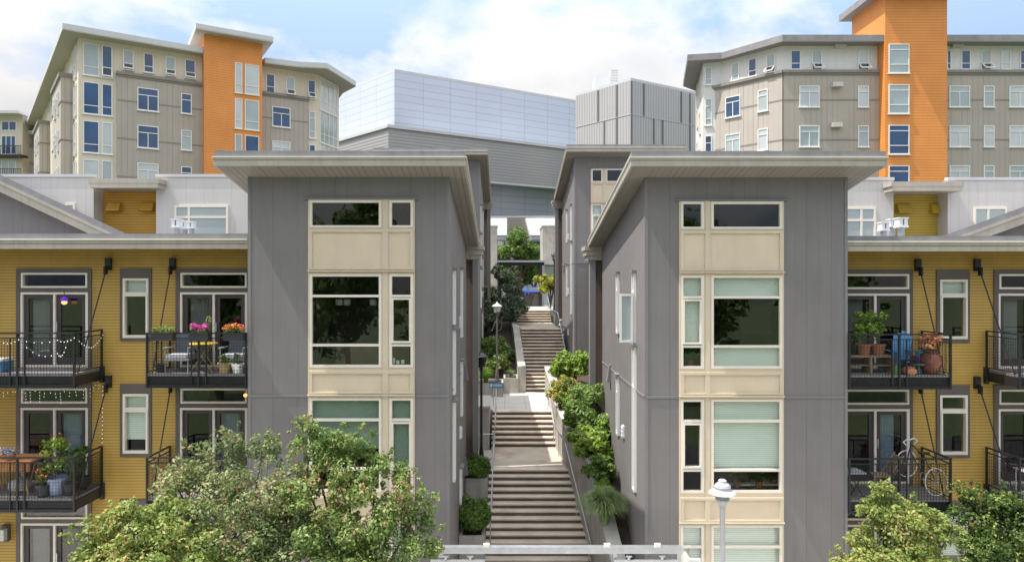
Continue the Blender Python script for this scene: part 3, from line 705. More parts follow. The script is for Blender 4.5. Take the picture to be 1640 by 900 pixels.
# ================================================================ MUSTARD WINGS WITH BALCONIES
def gX(px): return (px - CX) * 18.2 / F
def gZ(py): return EZ - (py - CY) * 18.2 / F
def wing(label, X0, X1, wins, doors, dpy, fz, curt):
    t = thing('mustard_wing', label, 'building', ((X0 + X1) / 2, 20, 0), 'mustard wings beside the towers')
    fr = Fr((X0, 18.2), (X1, 18.2)); s = lambda px: gX(px) - X0
    holes = []; H = 184.5
    for (a, b) in wins:
        for k in range(4): holes.append((s(a + 5), s(b - 4), gZ(541 + k * H + dpy), gZ(446 + k * H + dpy)))
    for (a, b) in doors:
        for k in range(4):
            holes.append((s(a + 8), s(b - 6), gZ(461 + k * H + dpy), gZ(437 + k * H + dpy)))
            holes.append((s(a + 6), s(b - 5), gZ(588 + k * H + dpy), gZ(468 + k * H + dpy)))
    m = MB(); m.wall(fr, 0, X1 - X0, -.2, EZ + 1.0, holes, .22)
    m.quad((X1, 18.2, -.2), (X1, 26, -.2), (X1, 26, EZ + 1), (X1, 18.2, EZ + 1)); m.quad((X0, 26, -.2), (X0, 18.2, -.2), (X0, 18.2, EZ + 1), (X0, 26, EZ + 1))
    m.quad((X1, 26, -.2), (X0, 26, -.2), (X0, 26, EZ + 1), (X1, 26, EZ + 1))
    m.build('wall', YEL, t)
    zt = EZ + fz
    r = MB(); r.box(X0, X1, 17.28, 26.2, zt - .14, zt); rf = r.build('roof', MEMB, t)
    r = MB(); r.box(X0, X1, 17.2, 17.26, zt - .17, zt - .13, 1); r.box(X0, X1, 17.24, 17.30, zt - .25, zt - .17); r.box(X0, X1, 17.27, 17.33, zt - .27, zt - .25); r.box(X0, X1, 17.25, 17.31, zt - .39, zt - .27); r.build('fascia', [FASC, DRIP], rf)
    r = MB(); r.box(X0, X1, 17.33, 18.3, zt - .34, zt - .30); r.box(X0, X1, 17.3, 26.1, zt - .2, zt - .14); r.build('soffit', SOFF, rf)
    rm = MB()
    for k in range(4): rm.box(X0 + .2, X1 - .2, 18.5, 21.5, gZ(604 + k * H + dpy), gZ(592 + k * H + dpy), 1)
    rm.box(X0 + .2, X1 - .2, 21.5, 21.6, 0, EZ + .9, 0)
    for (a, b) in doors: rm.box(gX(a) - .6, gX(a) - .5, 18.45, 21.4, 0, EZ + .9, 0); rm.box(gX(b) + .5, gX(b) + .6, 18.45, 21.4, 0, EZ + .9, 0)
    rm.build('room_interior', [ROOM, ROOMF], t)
    for (a, b) in wins:
        for k in range(4):
            o = k * H + dpy
            q = MB(); q.fbox(fr, s(a), s(a + 5), 0, .035, gZ(546 + o), gZ(430 + o)); q.fbox(fr, s(b - 4), s(b), 0, .035, gZ(546 + o), gZ(430 + o))
            q.fbox(fr, s(a + 5), s(b - 4), 0, .033, gZ(446 + o), gZ(430 + o)) ; q.fbox(fr, s(a + 5), s(b - 4), 0, .033, gZ(546 + o), gZ(541 + o)); q.build('window_surround', BROWNTRIM, t)
            z0, z1 = gZ(541 + o), gZ(438 + o) - .13
            zt_ = gZ(470 + o)
            bl = [] if k == 1 and not curt else [(s(a + 7), s(b - 6), gZ((520 if k else 470) + o), z1 - .03)]
            window(t, fr, s(a + 5), s(b - 4), z0, z1, [zt_], (), .06, .05, blinds=bl, sash=(s(a + 6), s(b - 5), z0 + .03, zt_ - .03), bar=.07)
    for (a, b) in doors:
        for k in range(4):
            o = k * H + dpy
            q = MB(); q.fbox(fr, s(a), s(a + 7), 0, .035, gZ(592 + o), gZ(430 + o)); q.fbox(fr, s(b - 5), s(b), 0, .035, gZ(592 + o), gZ(430 + o))
            q.fbox(fr, s(a + 7), s(b - 5), 0, .033, gZ(437 + o), gZ(430 + o)); q.fbox(fr, s(a + 7), s(b - 5), 0, .033, gZ(468 + o), gZ(461 + o)); q.build('door_surround', BROWNTRIM, t)
            if k < 3: window(t, fr, s(a + 8), s(b - 6), gZ(461 + o), gZ(437 + o), (), (), .05, .04, name='transom_window')
            dr = MB(); z0, z1 = gZ(588 + o), gZ(468 + o); mid = (s(a + 6) + s(b - 5)) / 2
            fm_ = CREAM if k < 3 else DKDOOR
            dr.fbox(fr, s(a + 6), s(a + 6) + .07, -.1, .03, z0, z1); dr.fbox(fr, s(b - 5) - .07, s(b - 5), -.1, .03, z0, z1); dr.fbox(fr, s(a + 6) + .07, s(b - 5) - .07, -.1, .028, z1 - .06, z1)
            dr.fbox(fr, s(a + 6) + .07, s(b - 5) - .07, -.1, .028, z0, z0 + .06); dr.fbox(fr, mid - .03, mid + .03, -.1, .02, z0 + .06, z1 - .06)
            d = dr.build('sliding_door', fm_, t)
            lf = MB()
            lo_, hi_ = s(a + 6) + .07, s(b - 5) - .07
            for (u, v) in ((lo_, mid - .03), (mid + .03, hi_)):
                lf.fbox(fr, u, u + .12, -.09, -.03, z0 + .06, z1 - .06); lf.fbox(fr, v - .12, v, -.09, -.03, z0 + .06, z1 - .06)
                lf.fbox(fr, u + .12, v - .12, -.09, -.03, z0 + .06, z0 + .25); lf.fbox(fr, u + .12, v - .12, -.09, -.03, z1 - .16, z1 - .06)
            lf.build('door_leaf', DKDOOR, d)
            gp = MB(); gp.quad(fr.pt(lo_, -.06, z0), fr.pt(hi_, -.06, z0), fr.pt(hi_, -.06, z1 - .1), fr.pt(lo_, -.06, z1 - .1)); gp.build('pane', GLASSD if k < 3 else GTEAL, d)
            hd = MB(); hd.fbox(fr, mid + .05, mid + .08, -.03, .03, z0 + .95, z0 + 1.2); hd.build('handle', GALV, d)
            # folded curtain behind
            cu = MB(); n_ = 14; left = (k % 2 == 0)
            ca, cb = (lo_ + .12, lo_ + .62) if left else (mid + .1, mid + .62)
            for i in range(n_):
                sa = ca + (cb - ca) * i / n_; sb_ = ca + (cb - ca) * (i + 1) / n_; da = -.22 + (.05 if i % 2 else 0); db = -.22 + (0 if i % 2 else .05)
                cu.quad(fr.pt(sa, da, z0 + .08), fr.pt(sb_, db, z0 + .08), fr.pt(sb_, db, z1 - .1), fr.pt(sa, da, z1 - .1))
            cu.build('curtain', CURT if k != 1 else CURTB, d)
    return t, fr
WL, frWL = wing('mustard clapboard wing with balconies at the left of the near left tower', -20.5, gX(397) + .35, [(193, 243)], [(27, 147), (282, 402), (-230, -110)], 0, 1.20, True)
WR, frWR = wing('mustard clapboard wing with balconies at the right of the near right tower', gX(1358) - .55, 21.5, [(1499, 1552)], [(1341, 1461), (1591, 1711)], 2, 1.14, False)

def balcony(label, xw0, xw1, zf, rods, group='black steel balconies', y0=16.95, y1=18.16, ends=(True, True), posts=()):
    t = thing('balcony', label, 'balcony', ((xw0 + xw1) / 2, 17.6, zf), group)
    m = MB(); m.box(xw0 + .03, xw1 - .03, y0 + .03, y1, zf - .06, zf); m.build('deck', GREYMETALD, t)
    m = MB(); zb = zf - .33
    m.box(xw0, xw1, y0 + .06, y0 + .10, zb + .02, zf - .065); m.box(xw0, xw0 + .04, y0 + .10, y1, zb + .02, zf - .065); m.box(xw1 - .04, xw1, y0 + .10, y1, zb + .02, zf - .065)
    m.box(xw0, xw1, y0 + .02, y0 + .10, zb - .02, zb + .02); m.box(xw0 - .05, xw0 + .04, y1 - .10, y1, zb - .05, zf + .05); m.box(xw1 - .04, xw1 + .05, y1 - .10, y1, zb - .05, zf + .05)
    m.build('edge_beam', BLACK, t)
    zt = zf + 1.03
    m = MB(); m.box(xw0, xw1, y0, y0 + .05, zt - .035, zt)
    for k, x in enumerate((xw0, xw1 - .045)):
        if ends[k]: m.box(x, x + .045, y0 + .05, y1, zt - .035, zt)
    m.build('top_rail', BLACK, t)
    m = MB(); m.box(xw0 + .05, xw1 - .05, y0 + .012, y0 + .038, zt - .155, zt - .13); m.box(xw0 + .05, xw1 - .05, y0 + .012, y0 + .038, zb + .03, zb + .055)
    for k, x in enumerate((xw0 + .01, xw1 - .035)):
        if ends[k]: m.box(x, x + .025, y0 + .05, y1 - .04, zt - .155, zt - .13); m.box(x, x + .025, y0 + .05, y1 - .04, zf + .03, zf + .055)
    m.build('mid_rail', BLACK, t)
    xs = [xw0, xw1 - .045] + list(posts)
    for x in xs:
        q = MB(); q.box(x, x + .045, y0 + .005, y0 + .05, zb, zt - .036); q.build('post', BLACK, t)
    for x in [p for p in posts]:
        q = MB(); q.box(x - .17, x - .145, y0 + .01, y0 + .04, zb, zt - .156); q.box(x + .19, x + .215, y0 + .01, y0 + .04, zb, zt - .156); q.build('post', BLACK, t)
    for k, x in enumerate((xw0, xw1 - .045)):
        if ends[k]:
            q = MB(); q.box(x, x + .045, y1 - .045, y1, zf - .05, zt - .036); q.build('post', BLACK, t)
    w = .0035
    m = MB(); x = xw0 + .09
    while x < xw1 - .05: m.box(x - w, x + w, y0 + .022, y0 + .029, zb + .055, zt - .156); x += .075
    z = zb + .12
    while z < zt - .16: m.box(xw0 + .05, xw1 - .05, y0 + .0225, y0 + .0285, z - w, z + w); z += .075
    m.build('mesh_panel', BLACK, t)
    for k, x in enumerate((xw0 + .022, xw1 - .022)):
        if not ends[k]: continue
        m = MB(); y = y0 + .1
        while y < y1 - .05: m.box(x - .0035, x + .0035, y - w, y + w, zf + .055, zt - .156); y += .075
        z = zf + .12
        while z < zt - .16: m.box(x - .003, x + .003, y0 + .05, y1 - .045, z - w, z + w); z += .075
        m.build('mesh_panel', BLACK, t)
    for (xb, zb2, xe) in rods:
        m = MB(); m.box(xb - .075, xb + .075, 18.10, 18.19, zb2 + .02, zb2 + .34); m.box(xb - .02, xb + .02, 17.95, 18.10, zb2 - .1, zb2 + .12)
        for bx2 in (-.04, .04):
            for bz in (.1, .27): m.tube((xb + bx2, 18.10, zb2 + bz), (xb + bx2, 18.085, zb2 + bz), .014, n=6)
        rb = m.build('rod_bracket', BLACK, t)
        m = MB(); m.tube((xb, 18.02, zb2 - .02), (xe, y0 + .12, zf - .25), .017); m.build('tie_rod', BLACK, t)
    return t
GREYMETALD = mat('deck_boards', (.19, .18, .175), .7, .15, 3, pat='v', w=.14, lw=.012, lk=.6)
ZF = [EZ - 2.31, EZ - 5.40]
bz = [EZ + .27, EZ - 2.85]
rL1, rL2 = (172 - CX) * 18.1 / F, (275 - CX) * 18.1 / F
BAL = []
x1a = (119 - CX) * 16.95 / F; x0b = (233 - CX) * 16.95 / F
BAL.append(balcony('upper balcony at the far left hung with small bulbs', -15.6, x1a, ZF[0], [(rL1, bz[0], x1a - .06)], posts=((25 - CX) * 16.95 / F,)))
BAL.append(balcony('upper balcony left of the near left tower with flowers on its rail', x0b, gX(397) + .43, ZF[0], [(rL2, bz[0], x0b + .06)], ends=(True, False), posts=((316 - CX) * 16.95 / F,)))
BAL.append(balcony('lower balcony at the far left holding an orange cedar table', -15.6, x1a, ZF[1], [(rL1, bz[1], x1a - .06)], posts=((25 - CX) * 16.95 / F,)))
BAL.append(balcony('lower balcony left of the near left tower, partly behind the leafy tree', x0b, gX(397) + .43, ZF[1], [(rL2, bz[1], x0b + .06)], ends=(True, False), posts=((316 - CX) * 16.95 / F,)))
rR1, rR2 = (1472 - CX) * 18.1 / F, (1567 - CX) * 18.1 / F
x1c = (1525 - CX) * 16.95 / F; x0d = (1633 - CX) * 16.95 / F
BAL.append(balcony('upper balcony right of the near right tower crowded with pot plants', gX(1358) - .6, x1c, ZF[0] - .03, [(rR1, bz[0] - .03, x1c - .06)], ends=(False, True), posts=((1440 - CX) * 16.95 / F,)))
BAL.append(balcony('upper balcony cut by the right edge of the view', x0d, 18.0, ZF[0] - .03, [(rR2, bz[0] - .03, x0d + .06)]))
BAL.append(balcony('lower balcony right of the near right tower with a bicycle on it', gX(1358) - .6, x1c, ZF[1] - .03, [(rR1, bz[1] - .03, x1c - .06)], ends=(False, True), posts=((1440 - CX) * 16.95 / F,)))
BAL.append(balcony('lower balcony cut by the right edge of the view', x0d, 18.0, ZF[1] - .03, [(rR2, bz[1] - .03, x0d + .06)]))

# ================================================================ LINK BLOCKS behind the near towers
t = thing('link_block', 'low grey link between the two right towers', 'building', (6, 30, 0))
m = MB(); m.box(4.6, 8.5, 25.0, 35.3, 1, EZ + .9); m.build('wall', GREY, t); m = MB(); m.box(4.5, 8.6, 24.5, 35.35, EZ + .9, EZ + 1.0); m.build('roof', MEMB, t)

# ================================================================ PALE HOUSES WITH OCHRE RECESS (second row)
def small_window(t, fr, px0, px1, py0, py1, hb=(), vb=(), gm=None, fw=.06, open_=None, fm=None, name='window', awn=False, bar=.05, D=None):
    s0, s1 = fr.at(px0), fr.at(px1); D = fr.D((s0 + s1) / 2) if D is None else D
    z = lambda py: EZ - (py - CY) * D / F
    w = window(t, fr, s0, s1, z(py1), z(py0), [z(h) for h in hb], [fr.at(v) for v in vb], fw, .05, gd=.015, fm=fm or WHITE, gm=gm or GBLUE, frd=.001, bar=bar, name=name)
    if awn:
        a = MB(); zl = z(py1) + .02; zh = zl + (z(py0) - z(py1)) * .30; o = .42
        q = lambda s, d, zz: fr.pt(s, d, zz)
        for (u, v) in ((s0, s0 + .07), (s1 - .07, s1)):
            a.hexa([q(u, .06, zh), q(v, .06, zh), q(v, .05 + o, zl - .02), q(u, .05 + o, zl - .02), q(u, .12, zh + .01), q(v, .12, zh + .01), q(v, .11 + o, zl + .02), q(u, .11 + o, zl + .02)])
        a.fbox(fr, s0, s1, .04 + o, .12 + o, zl - .05, zl + .03); a.fbox(fr, s0, s1, .05, .12, zh - .03, zh + .03)
        sh = a.build('awning_sash', WHITE, w)
        b = MB(); b.quad(q(s0 + .06, .06, zh), q(s1 - .06, .06, zh), q(s1 - .06, .06 + o, zl), q(s0 + .06, .06 + o, zl)); b.build('pane', GDARK, sh)
    return w
GDARK = glass_flat('dark_open_glass', (.02, .022, .03))
def pale_house(label, mirror, spec):
    D = 30.0; t = thing('pale_house', label, 'building', (PX(spec['c'], D), D, 0), 'pale houses with a recessed bay')
    x0, x1, ra, rb = [PX(v, D) for v in (spec['x0'], spec['x1'], spec['ra'], spec['rb'])]
    zt = PZ(spec['top'], D)
    m = MB()
    for (a, b) in ((x0, ra), (rb, x1)): m.box(a, b, D, D + 9, 1, zt)
    m.build('wall', LGREY2, t)
    m = MB(); m.box(x0 - .02, ra + .02, D - .04, D + .2, zt + .003, zt + .13); m.box(rb - .02, x1 + .02, D - .04, D + .2, zt + .003, zt + .13); m.build('coping', SILVERCAP, t)
    m = MB(); m.box(ra + .004, rb - .004, D + .7, D + 8.9, 1, zt - .2); m.build('recess_wall', spec['mat'], t)
    ca, cb = PX(spec['ca'], 29.35), PX(spec['cb'], 29.35); zc0 = PZ(spec['cz'][1], 29.35); zc1 = PZ(spec['cz'][0], 29.35)
    m = MB(); m.box(ca, cb, 29.35, D + .68, zc0 + (zc1 - zc0) * .5, zc1); m.box(ca + .06, cb - .06, 29.356, D + .68, zc0, zc0 + (zc1 - zc0) * .49); m.build('canopy', FASC, t)
    fr = Fr((x0, D + .7), (x1, D + .7))
    for (a, b, c, e) in spec['hoods']:
        s0, s1 = fr.at(a), fr.at(b); z1, z0 = PZ(c, D + .7), PZ(e, D + .7)
        h = MB(); h.add([fr.pt(s0, .002, z0), fr.pt(s1, .002, z0), fr.pt(s1, .002, z1), fr.pt(s0, .002, z1), fr.pt(s0 + .03, .28, z0), fr.pt(s1 - .03, .28, z0), fr.pt(s1 - .03, .12, z1 - .02), fr.pt(s0 + .03, .12, z1 - .02)],
            ((0, 3, 2, 1), (4, 5, 6, 7), (0, 1, 5, 4), (1, 2, 6, 5), (2, 3, 7, 6), (3, 0, 4, 7))); h.build('vent_hood', spec['mat'], t)
    fr = Fr((x0, D), (x1, D))
    for (a, b, c, e, hb, vb) in spec['wins']: small_window(t, fr, a, b, c, e, hb, vb, GTEAL, fw=.09, bar=.09, fm=CREAM)
    return t
pale_house('pale grey house with an ochre recess left of the left tower', 0, dict(c=200, x0=-60, x1=470, ra=150, rb=250, top=284, ca=141, cb=255, cz=(286, 301), mat=OCHRE,
    hoods=[(173, 196, 324, 339), (226, 249, 324, 339)], wins=[(280, 366, 329, 404, [348], [303]), (105, 121, 326, 360, [], [])]))
pale_house('pale grey house with a mustard recess right of the right tower', 1, dict(c=1475, x0=1240, x1=1700, ra=1431, rb=1518, top=289, ca=1427, cb=1544, cz=(291, 306), mat=OCHRE2,
    hoods=[(1434, 1457, 327, 342), (1488, 1511, 327, 342)], wins=[(1340, 1402, 332, 404, [353], [1379]), (1559, 1612, 332, 400, [], [1582])]))

def shed_roof(label, pa, pb, D, xe, mw, grp):
    """neighbouring grey block whose mono-pitch roof slopes across the view"""
    t = thing('pitched_grey_house', label, 'building', (PX(pa[0], D), D + 2, 0), grp)
    (xa, za), (xb, zb) = (PX(pa[0], D), PZ(pa[1], D)), (PX(pb[0], D), PZ(pb[1], D))
    k = (zb - za) / (xb - xa); z = lambda x, y=D: za + k * (x - xa) - .27 * (y - D)
    a, b = sorted((xe, xb))
    def sl(m, y0, y1, o1, o2, ia=0, ib=0):
        A, B = a + ia, b - ib
        m.hexa([(A, y0, z(A, y0) + o2), (B, y0, z(B, y0) + o2), (B, y1, z(B, y1) + o2), (A, y1, z(A, y1) + o2), (A, y0, z(A, y0) + o1), (B, y0, z(B, y0) + o1), (B, y1, z(B, y1) + o1), (A, y1, z(A, y1) + o1)])
    m = MB(); sl(m, D, D + 4.9, 0, -.22); r = m.build('roof', MEMB, t)
    m = MB(); sl(m, D - .06, D + .1, -.223, -.34); sl(m, D - .02, D + .12, -.342, -.62); m.build('fascia', FASC, r)
    m = MB(); m.hexa([(a + .3, D + .5, 0), (b - .3, D + .5, 0), (b - .3, D + 4.8, 0), (a + .3, D + 4.8, 0)] + [(a + .3, D + .5, z(a + .3, D + .5) - .23), (b - .3, D + .5, z(b - .3, D + .5) - .23), (b - .3, D + 4.8, z(b - .3, D + 4.8) - .23), (a + .3, D + 4.8, z(a + .3, D + 4.8) - .23)]); m.build('wall', GREY, t)
    return t
shed_roof('dark grey house with a pitched roof at the far left behind the mustard wing', (0, 280), (205, 376), 24.5, -28, None, 'dark grey pitched houses')
shed_roof('dark grey house with a pitched roof at the right edge behind the mustard wing', (1640, 331), (1504, 380), 24.5, 28, None, 'dark grey pitched houses')

# rooftop flues
def flue(label, px, top, bot, D, w, grp):
    x, z1, z0 = PX(px, D), PZ(top, D), EZ + 1.13
    t = thing('roof_flue', label, 'vent', (x, D, z0), grp)
    m = MB(); m.tube((x, D, z0), (x, D, z1 - w * .9), w * .33, n=12); m.lathe((x, D, z0), [(w * .55, 0), (w * .5, .05), (w * .36, .12)], 12); m.build('pipe', GALV, t)
    m = MB(); m.box(x - w * .5, x + w * .5, D - w * .5, D + w * .5, z1 - w, z1 - w * .82); m.box(x - w * .44, x + w * .44, D - w * .44, D + w * .44, z1 - w * .82, z1 - .03); m.box(x - w * .52, x + w * .52, D - w * .52, D + w * .52, z1 - .03, z1)
    m.build('cowl', WHITEMETAL, t)
    m = MB(); m.box(x - w * .06, x + w * .06, D - w * .46, D - w * .43, z1 - w * .78, z1 - .05); m.build('slot', RIBDK, t)
gl = 'galvanised roof flues on the left wing'; gr_ = 'white roof flues on the right wing'
flue('leftmost and tallest of the three flues on the left wing roof', 284, 351, 376, 19.5, .25, gl)
flue('middle of the three flues on the left wing roof', 296, 354, 376, 19.9, .24, gl)
flue('rightmost of the three flues on the left wing roof', 307, 355, 376, 19.5, .20, gl)
flue('shortest flue, leftmost of three on the right wing roof', 1415, 356, 381, 19.5, .25, gr_)
flue('middle flue of three on the right wing roof', 1429, 351, 381, 19.9, .24, gr_)
flue('tallest flue, rightmost of three on the right wing roof', 1443, 349, 381, 19.5, .28, gr_)

# ================================================================ LEFT APARTMENT BUILDING
C0 = (-33.9, 54.3)
FLf = Fr(C0, (C0[0] + 16.4, C0[1] + 9.84))
t = thing('apartment_building', 'taupe and cream apartment block with an orange tower at upper left', 'building', (-28, 62, 6.8), 'apartment blocks with orange towers')
AL = t
zr = 28.35   # wall top
fl_left = Fr((C0[0] - 26.0, C0[1] + 33.0), C0)
bayf = Fr((C0[0] + 16.4, C0[1] + 9.84), (C0[0] + 17.45, C0[1] + 13.5))
m = MB()
zb = 6.5
poly = [(C0[0] - 26, C0[1] + 33), C0, (C0[0] + 16.4, C0[1] + 9.84), (C0[0] + 17.45, C0[1] + 13.5), (C0[0] + 4, C0[1] + 38)]
for a, b in zip(poly, poly[1:] + poly[:1]):
    f_ = Fr(a, b); m.wall(f_, 0, f_.len, zb, zr)
m.build('wall', LCREAM, t)
# roof
ro = [(PX(100, 52.6), 52.6), (PX(322, 57.7), 57.7), (PX(322, 57.7) + 2.6, 59.2), (PX(425, 60.9), 60.9), (PX(512, 63.2), 63.2), (PX(569, 68.5), 68.5), (C0[0] + 12, 100), (C0[0] - 24, 92), (PX(42, 84.9), 84.9)]
f2 = lambda px, d: tuple(FLf.pt(FLf.at(px), d, 0)[:2])
ro = [(PX(100, 52.6), 52.6), f2(325, .95), f2(340, -.4), f2(418, -.4), f2(421, .95), (PX(478, 61.9), 61.9), (PX(524, 62.3), 62.3), (PX(570, 68.0), 68.0), (PX(549, 70.5), 70.5), (C0[0] + 6, 96), (C0[0] - 24, 92), (PX(42, 84.9), 84.9)]
m = MB(); m.prism(ro, zr + .0, zr + .10, 1); m.prism(ro, zr + .10, zr + .52, 0)
m.build('roof', [SILVERCAP, mat('pale_soffit', (.42, .39, .34), .7, .05, .3, pat='v', w=.5, lw=.04, lk=.3)], t)
# taupe cladding planes
def clad(t, fr, pxa, pxb, ztop, d, mt, zb=6.6, sa=None, sb=None, d0=-.05):
    a = fr.at(pxa) if sa is None else sa; b = fr.at(pxb) if sb is None else sb
    m = MB(); q = fr.off(d); m.wall(q, a, b, zb, ztop)
    for s_, o in ((a, 1), (b, 0)):
        p = [fr.pt(s_, d, zb), fr.pt(s_, d0, zb), fr.pt(s_, d0, ztop), fr.pt(s_, d, ztop)]
        if o == 1: p = p[::-1]
        m.quad(*p)
    m.build('cladding', mt, t)
    c = MB(); c.fbox(fr, a - .06, b + .06, d0, d + .16, ztop, ztop + .22); c.fbox(fr, a - .03, b + .03, d0, d + .08, ztop - .15, ztop); c.build('cap_flashing', TAUPETRIM, t)
    for k in range(5):
        zz = ztop - 2.1 - 3.1 * k
        bb = MB(); bb.fbox(fr, a, b, d - .05, d + .012, zz - .07, zz + .07); bb.build('belt_trim', TAUPETRIM, t)
    return a, b
ZC_ = PZ(119, 55.5)
a0_, a1_ = clad(t, FLf, 187, 327, ZC_, .25, TAUPE)
clad(t, FLf, 415, 493, ZC_, .25, TAUPE)
# orange tower
sa, sb_ = FLf.at(327) - .3, FLf.at(419)
OF = FLf.off(1.3); ssa, ssb = OF.at(327), OF.at(420)
oz = 29.9
m = MB(); m.wall(OF, ssa, ssb, zb, oz)
for (s_, o) in ((ssa, 1), (ssb, 0)):
    p = [OF.pt(s_, 0, zb), OF.pt(s_, -5.5, zb), OF.pt(s_, -5.5, oz), OF.pt(s_, 0, oz)]
    uv = [(0, zb), (5.5, zb), (5.5, oz), (0, oz)]
    if o: p = p[::-1]; uv = uv[::-1]
    m.quad(*p, 0, uv)
m.build('orange_tower', ORANGE, t)
m = MB(); q = lambda s_, d: (OF.pt(s_, d, 0)[0], OF.pt(s_, d, 0)[1])
pl = [q(ssa - .75, .9), q(ssb + .75, .9), q(ssb + .75, -6), q(ssa - .75, -6)]
m.prism(pl, oz, oz + .12, 1); m.prism(pl, oz + .12, oz + .50, 0); m.build('tower_roof', [SILVERCAP, MATS['pale_soffit']], t)
# windows, storey by storey
zrow = lambda py, D: PZ(py, D)
def row_windows(t, fr, cols, z0, z1, n, pitch, hb, vbf, gms, fm=None, awns=(), fw=.07, bar=.06, skip=()):
    for ci, (pa, pb) in enumerate(cols):
        s0, s1 = fr.at(pa), fr.at(pb)
        for k in range(n):
            if (ci, k) in skip: continue
            zz0, zz1 = z0 - k * pitch, z1 - k * pitch
            w = window(t, fr, s0, s1, zz0, zz1, [zz0 + (zz1 - zz0) * h for h in hb], [s0 + (s1 - s0) * v for v in vbf], fw, .06, vtop=(zz0 + (zz1 - zz0) * hb[0]) if len(hb) == 1 and hb[0] > .5 else None, gd=.015, fm=fm or WHITE, gm=gms[(ci + k) % len(gms)], frd=.001, bar=bar)
            sl_ = MB(); sl_.fbox(fr, s0 - .06, s1 + .06, .001, .12, zz0 - .07, zz0 - .002); sl_.build('sill', fm or WHITE, w)
            if (ci, k) in awns:
                a = MB(); zl = zz0; zh = zl + (zz1 - zz0) * .30; o = .45; qq = fr.pt
                for (u, v) in ((s0, s0 + .08), (s1 - .08, s1)):
                    a.hexa([qq(u, .07, zh), qq(v, .07, zh), qq(v, .05 + o, zl), qq(u, .05 + o, zl), qq(u, .14, zh), qq(v, .14, zh), qq(v, .12 + o, zl + .04), qq(u, .12 + o, zl + .04)])
                a.fbox(fr, s0, s1, .03 + o, .14 + o, zl - .03, zl + .06); a.fbox(fr, s0, s1, .061, .14, zh - .03, zh + .04); sh = a.build('awning_sash', fm or WHITE, w)
                b = MB(); b.fbox(fr, s0 + .07, s1 - .07, .06, .09, zl - .05, zh - .03); b.build('opening', GDARK, sh)
P_ = 3.1
G3 = [GBLUE, GLITE, GBLUE, GTEAL]
zc1, zc0 = zrow(72, 55), zrow(123, 55)
row_windows(t, FLf, [(133, 159), (163, 180)], zc0, zc1, 4, P_, [.26, .8] if False else [.27], [], [GTEAL, GBLUE, GBLUE, GLITE], awns={(1, 0)})
row_windows(t, FLf, [(197, 214), (230, 246), (265, 281), (296, 313)], zrow(113, 56.2), zrow(82, 56.2), 1, P_, [.32], [], [GTEAL, GBLUE], awns={(0, 0), (2, 0), (3, 0)})
fcl = FLf.off(.25)
row_windows(t, fcl, [(220, 254)], zrow(178, 56.6), zrow(142, 56.6), 4, P_, [.68], [.5], [GBLUE, GBLUE, GLITE])
row_windows(t, fcl, [(290, 307)], zrow(184, 58.4), zrow(152, 58.4), 4, P_, [.68], [], [GBLUE, GTEAL, GBLUE])
row_windows(t, OF, [(376, 388), (392, 415)], zrow(151, 59.6), zrow(103, 59.6), 4, P_, [.28], [], [GLITE, GLITE, GTEAL, GBLUE], fm=CREAM)
row_windows(t, FLf, [(426, 440), (458, 472), (493, 505)], zrow(149, 61.9), zrow(119, 61.9), 1, P_, [.32], [], [GBLUE, GTEAL], awns={(1, 0), (2, 0)})
row_windows(t, fcl, [(436, 465)], zrow(203, 61.9), zrow(171, 61.9), 3, P_, [.68], [.5], [GBLUE, GLITE])
row_windows(t, FLf, [(495, 505)], zrow(221, 63.6), zrow(178, 63.6), 2, P_, [.25, .75], [], [GTEAL, GBLUE])
row_windows(t, bayf, [(512, 540)], zrow(180, 65.5), zrow(129, 65.5), 4, P_, [.28], [.25, .5, .75], [GLITE, GTEAL], fm=CREAM)
# taupe bays stepping along the receding left face
for (pn, wd, ztop) in ((119, 7.0, 25.7), (80, 7.2, 25.7), (60, 7.5, 25.7)):
    sn = fl_left.at(pn); s0 = sn - wd; m = MB(); m.wall(fl_left.off(.95), s0, sn, zb, ztop)
    p = [fl_left.pt(sn, .95, zb), fl_left.pt(sn, 0, zb), fl_left.pt(sn, 0, ztop), fl_left.pt(sn, .95, ztop)]; m.quad(*p)
    bm = m.build('bay', TAUPEL, t)
    c = MB(); c.fbox(fl_left, s0 - .1, sn + .1, 0, 1.1, ztop, ztop + .35); c.build('bay_cap', TAUPETRIM, bm)
    fb = fl_left.off(.95)
    for k in range(5):
        c = MB(); c.fbox(fl_left, s0, sn + .05, 0, 1.0, ztop - 2.1 - 3.1 * k, ztop - 2.0 - 3.1 * k); c.build('belt_trim', TAUPETRIM, bm)
        if k < 4:
            for (u, v) in ((sn - 2.2, sn - 1.4), (sn - 4.6, sn - 3.6)):
                window(t, fb, u, v, ztop - 2.8 - 3.1 * k, ztop - 1.0 - 3.1 * k, [ztop - 1.5 - 3.1 * k], (), .08, .12, gd=.02, fm=WHITE, gm=GTEAL, frd=.001)
for k in range(4):
    for u in (fl_left.len - 1.9, fl_left.len - 3.4):
        window(t, fl_left, u, u + .9, zc0 - k * P_, zc1 - k * P_, [zc0 - k * P_ + 1], (), .08, .12, gd=.02, fm=WHITE, gm=GTEAL, frd=.001)
# taller set-back windows under the long eave
for i in range(7):
    u = fl_left.len - 8 - i * 3.4
    window(t, fl_left, u, u + 1.0, 27.0, 28.1, (), (), .08, .08, gd=.02, fm=WHITE, gm=GTEAL, frd=.001)

